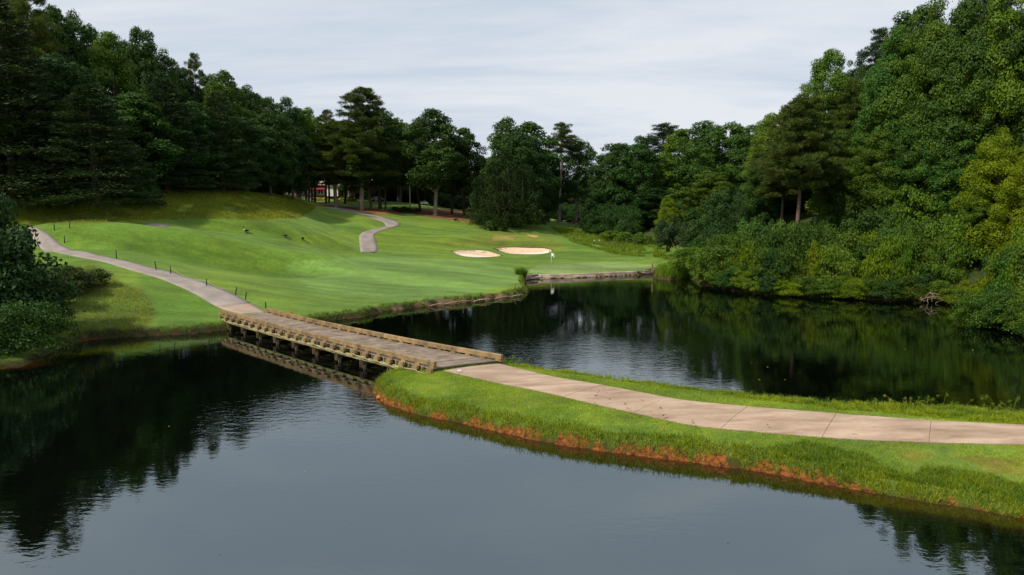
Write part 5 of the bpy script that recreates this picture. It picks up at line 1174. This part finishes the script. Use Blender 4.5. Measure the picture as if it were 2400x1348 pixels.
# causeway lawn
def c1(x, y): s = shore_dist(x, y); return (s > .25) & ~inside(pathpoly, x, y) & (x < .78 * y + 3) & (y < 46)
x, y = scatter(520000, (-9, 17, 28, 44), c1); n5 = vnoise(x * .9, y * .9)
grass_obj('lawn_grass', x, y, rng.uniform(.035, .095, len(x)) * (.5 + 1.1 * n5), .014, M['grass'], 'short bright grass of the causeway', .5)
# longer fringe on the cut bank
def c2(x, y): s = shore_dist(x, y) + .10; f_ = fbm(x * .7, y * .7); return (s > -.02) & (s < .35 + 1.0 * f_ + np.clip((x - 9) * .10, 0, 1.3)) & (y < 46) & ~inside(pathpoly, x, y) & (x < .78 * y + 3) & (vnoise(x * 1.6 + 9, y * 1.6) > np.where(s < .12, .42, .10))
x, y = scatter(900000, (-9, 17, 28, 43), c2); 
cl_ = smooth(.35, .7, vnoise(x * 3.1, y * 3.1)); grass_obj('bank_grass', x, y, rng.uniform(.08, .19, len(x)) * (.6 + 1.1 * cl_) * np.clip(.8 + (x - 6) * .03, .8, 1.35), .018, M['grass'], 'long grass hanging over the clay edge of the causeway', .75)
k_ = rng.random(len(x)) < .10; grass_obj('dark_bank_grass', x[k_] + .05, y[k_] + .05, rng.uniform(.2, .42, k_.sum()), .022, M['grassdark'], 'taller darker grass in the bank fringe of the causeway', .7)
k_ = (rng.random(len(x)) < .14) & (shore_dist(x, y) < .4); grass_obj('dry_bank_grass', x[k_] + .02, y[k_] - .04, rng.uniform(.15, .33, k_.sum()), .016, M['grassdry'], 'dry straw coloured blades in the bank fringe', .8)
def c2b(x, y): s = shore_dist(x, y); return (s > .5) & (s < 1.9) & (vnoise(x * .55 + 3, y * .55) > .5)
x, y = scatter(90000, (7, 18, 24, 28), c2b); grass_obj('tall_grass', x, y, rng.uniform(.14, .36, len(x)), .02, M['lushgrass'], 'tall dark grass patches on the near bank at the right', .6)
# stalks with seed heads on the far edge
V = []; R = np.random.default_rng(11)
for px, n_, h0 in ((1905, 4, .8), (1945, 6, .9), (1965, 5, .8), (2020, 3, .7), (2080, 6, 1.0), (2110, 7, 1.2), (2140, 8, 1.0), (2160, 7, 1.1), (2190, 5, 1.25), (2215, 5, 1.1), (2255, 6, .9), (2300, 6, .8), (2335, 8, 1.0), (2370, 6, 1.05), (1205, 5, .8), (1212, 4, .7)):
    for _ in range(n_):
        x, y = G(px + R.uniform(-14, 14), 972 if px > 1500 else 852, .9); y -= R.uniform(0, .25); z = .75; h = h0 * R.uniform(.6, 1.1); ln = R.normal(size=2) * .28; prev = np.array([x, y, z])
        for i in range(1, 6):
            f_ = i / 5; q = np.array([x + ln[0] * h * f_ ** 1.8 * 1.4, y + ln[1] * h * f_ ** 1.8, z + h * f_ * (1 - .12 * f_)]); a_ = np.array([.009, 0, 0]) * (1 - .4 * f_); V.append(np.stack([prev - a_, prev + a_, q + a_, q - a_])[None]); prev = q
        k = 12; d = np.array([ln[0], ln[1], -.2]); V.append(blades(prev + R.normal(size=(k, 3)) * .02 - np.array([0, 0, 1]) * R.random((k, 1)) * .1, np.array([ln[0] * 2, ln[1], -.1]) + R.normal(size=(k, 3)) * .4, .12, .014, R))
o = obj('seeding_grass', quads_mesh('seeding_grass', np.concatenate(V)), M['roughgrass']); tag(o, 'tall arching grass stalks with seed heads on the far edge of the causeway', kind='stuff')
# fringe of the far banks
def c3(x, y): s = shore_dist(x, y); return (s > 0) & (s < .8) & (y > 50) & ~((x > 2) & (x < 23) & (y > 98)) & (x < 27)
x, y = scatter(330000, (-45, 50, 27, 112), c3)
k_ = ~inside(np.concatenate([CL, CR[::-1]]), x, y) & (vnoise(x * 1.3, y * 1.3) > .3) & ((x > -24) | (rng.random(len(x)) < .25)); x = x[k_]; y = y[k_]
grass_obj('far_bank_grass', x, y, rng.uniform(.08, .30, len(x)) * (.5 + vnoise(x * 2, y * 2)), .035, M['lushgrass'], 'ragged grass along the far water edge', .7)
k_ = (rng.random(len(x)) < .4); grass_obj('dark_far_grass', x[k_], y[k_] - .1, rng.uniform(.15, .4, k_.sum()), .05, M['grassdark'], 'dark ragged grass at the foot of the far banks', .8)
# tall sedge beside the green wall
def c4(x, y): return inside([G(1536, 652, .2), G(1612, 654, .2), G(1618, 628, 1.6), G(1590, 612, 2.2), G(1545, 622, 1.6)], x, y)
x, y = scatter(26000, (20, 95, 34, 128), c4); grass_obj('sedge', x, y, rng.uniform(.7, 1.5, len(x)), .06, M['lushgrass'], 'tall bright sedge between the green wall and the right shore', .25)
# rough hill and left bank
def inpx(poly, x, y):
    a_, b_ = proj(x, y, height(x, y)); return inside(poly, a_, b_)
def c5(x, y): return inpx([(-60, 430), (300, 446), (560, 449), (700, 464), (742, 487), (704, 509), (620, 515), (480, 512), (300, 517), (160, 526), (-60, 526)], x, y) & (vnoise(x * .5, y * .5) > .2)
x, y = scatter(190000, (-95, 90, -38, 152), c5); grass_obj('rough_grass', x, y, rng.uniform(.15, .42, len(x)), .07, M['roughgrass'], 'unmown golden green grass on the hill below the left wood', .6)
def c6(x, y): return inpx([(90, 640), (215, 622), (290, 668), (345, 695), (365, 735), (330, 775), (150, 800), (60, 800)], x, y)
x, y = scatter(22000, (-48, 48, -22, 76), c6); grass_obj('bank_weeds', x, y, rng.uniform(.12, .4, len(x)), .04, M['roughgrass'], 'rough olive weeds on the left bank below the path', .7)
def c7(x, y): return inpx([(1290, 533), (1400, 538), (1470, 560), (1560, 585), (1625, 605), (1610, 625), (1540, 604), (1440, 597), (1340, 568)], x, y) & (vnoise(x * .6, y * .6) > .35)
x, y = scatter(60000, (8, 112, 34, 180), c7); grass_obj('meadow_grass', x, y, rng.uniform(.25, .7, len(x)), .08, M['lushgrass'], 'rough meadow growth beyond the green', .5)
# ornamental grass clump at the inlet
x0, y0 = G(1221, 654, .3); n = 900; a_ = rng.uniform(0, 6.28, n); r_ = rng.random(n) ** .6 * .75; x = x0 + r_ * np.cos(a_); y = y0 + .6 + r_ * np.sin(a_)
o = grass_obj('grass_clump', x, y, rng.uniform(.9, 2.0, n), .05, M['grassdark'], None, .33, z=np.full(n, .4)); del o['kind']; tag(o, 'single dark clump of tall grass where the wall meets the fairway', 'grass clump')

# ------------------------------------------------------------------ driftwood and roots on the far banks
R2 = random.Random(4)
for k_, (px, py, L, lab) in enumerate(((1045, 712, 3.2, 'pale broken root lying left along the fairway bank'), (1110, 706, 2.2, 'short pale root in the middle of the fairway bank'), (1160, 700, 2.6, 'pale root near the tip of the fairway bank'), (1010, 716, 2.0, 'dark root at the left part of the fairway bank'), (1200, 695, 1.6, 'last small root before the fairway tip'))):
    x, y = G(px, py, .15); mb = MB(); x2 = x + L * .85; y2 = y + L * .42; tubes(mb, (x, y - .1, .12), (x2, y2 - .1, .3), .07, .03, .06, 6, 6, R2)
    for j in range(3): f = R2.uniform(.2, .9); tubes(mb, (x + (x2 - x) * f, y + (y2 - y) * f - .1, .2), (x + (x2 - x) * f + R2.uniform(-.5, .5), y + (y2 - y) * f - R2.uniform(.1, .4), R2.uniform(.0, .55)), .03, .01, .08, 5, 4, R2)
    o = mb.build('root', M['deadwood'], sm=True); tag(o, lab, 'root', 'roots along the fairway bank')
mb = MB(); x, y = G(2190, 706, .2)
for j in range(16): tubes(mb, (x + R2.uniform(-1.5, 2.5), y + R2.uniform(-.2, .6), R2.uniform(.4, 1.4)), (x + R2.uniform(-2.5, 3), y - R2.uniform(.3, 1.3), R2.uniform(-.1, .7)), .035, .012, .12, 5, 6, R2)
tag(mb.build('dead_branches', M['deadwood'], sm=True), 'tangle of bare grey branches at the foot of the right shore', 'dead branches')
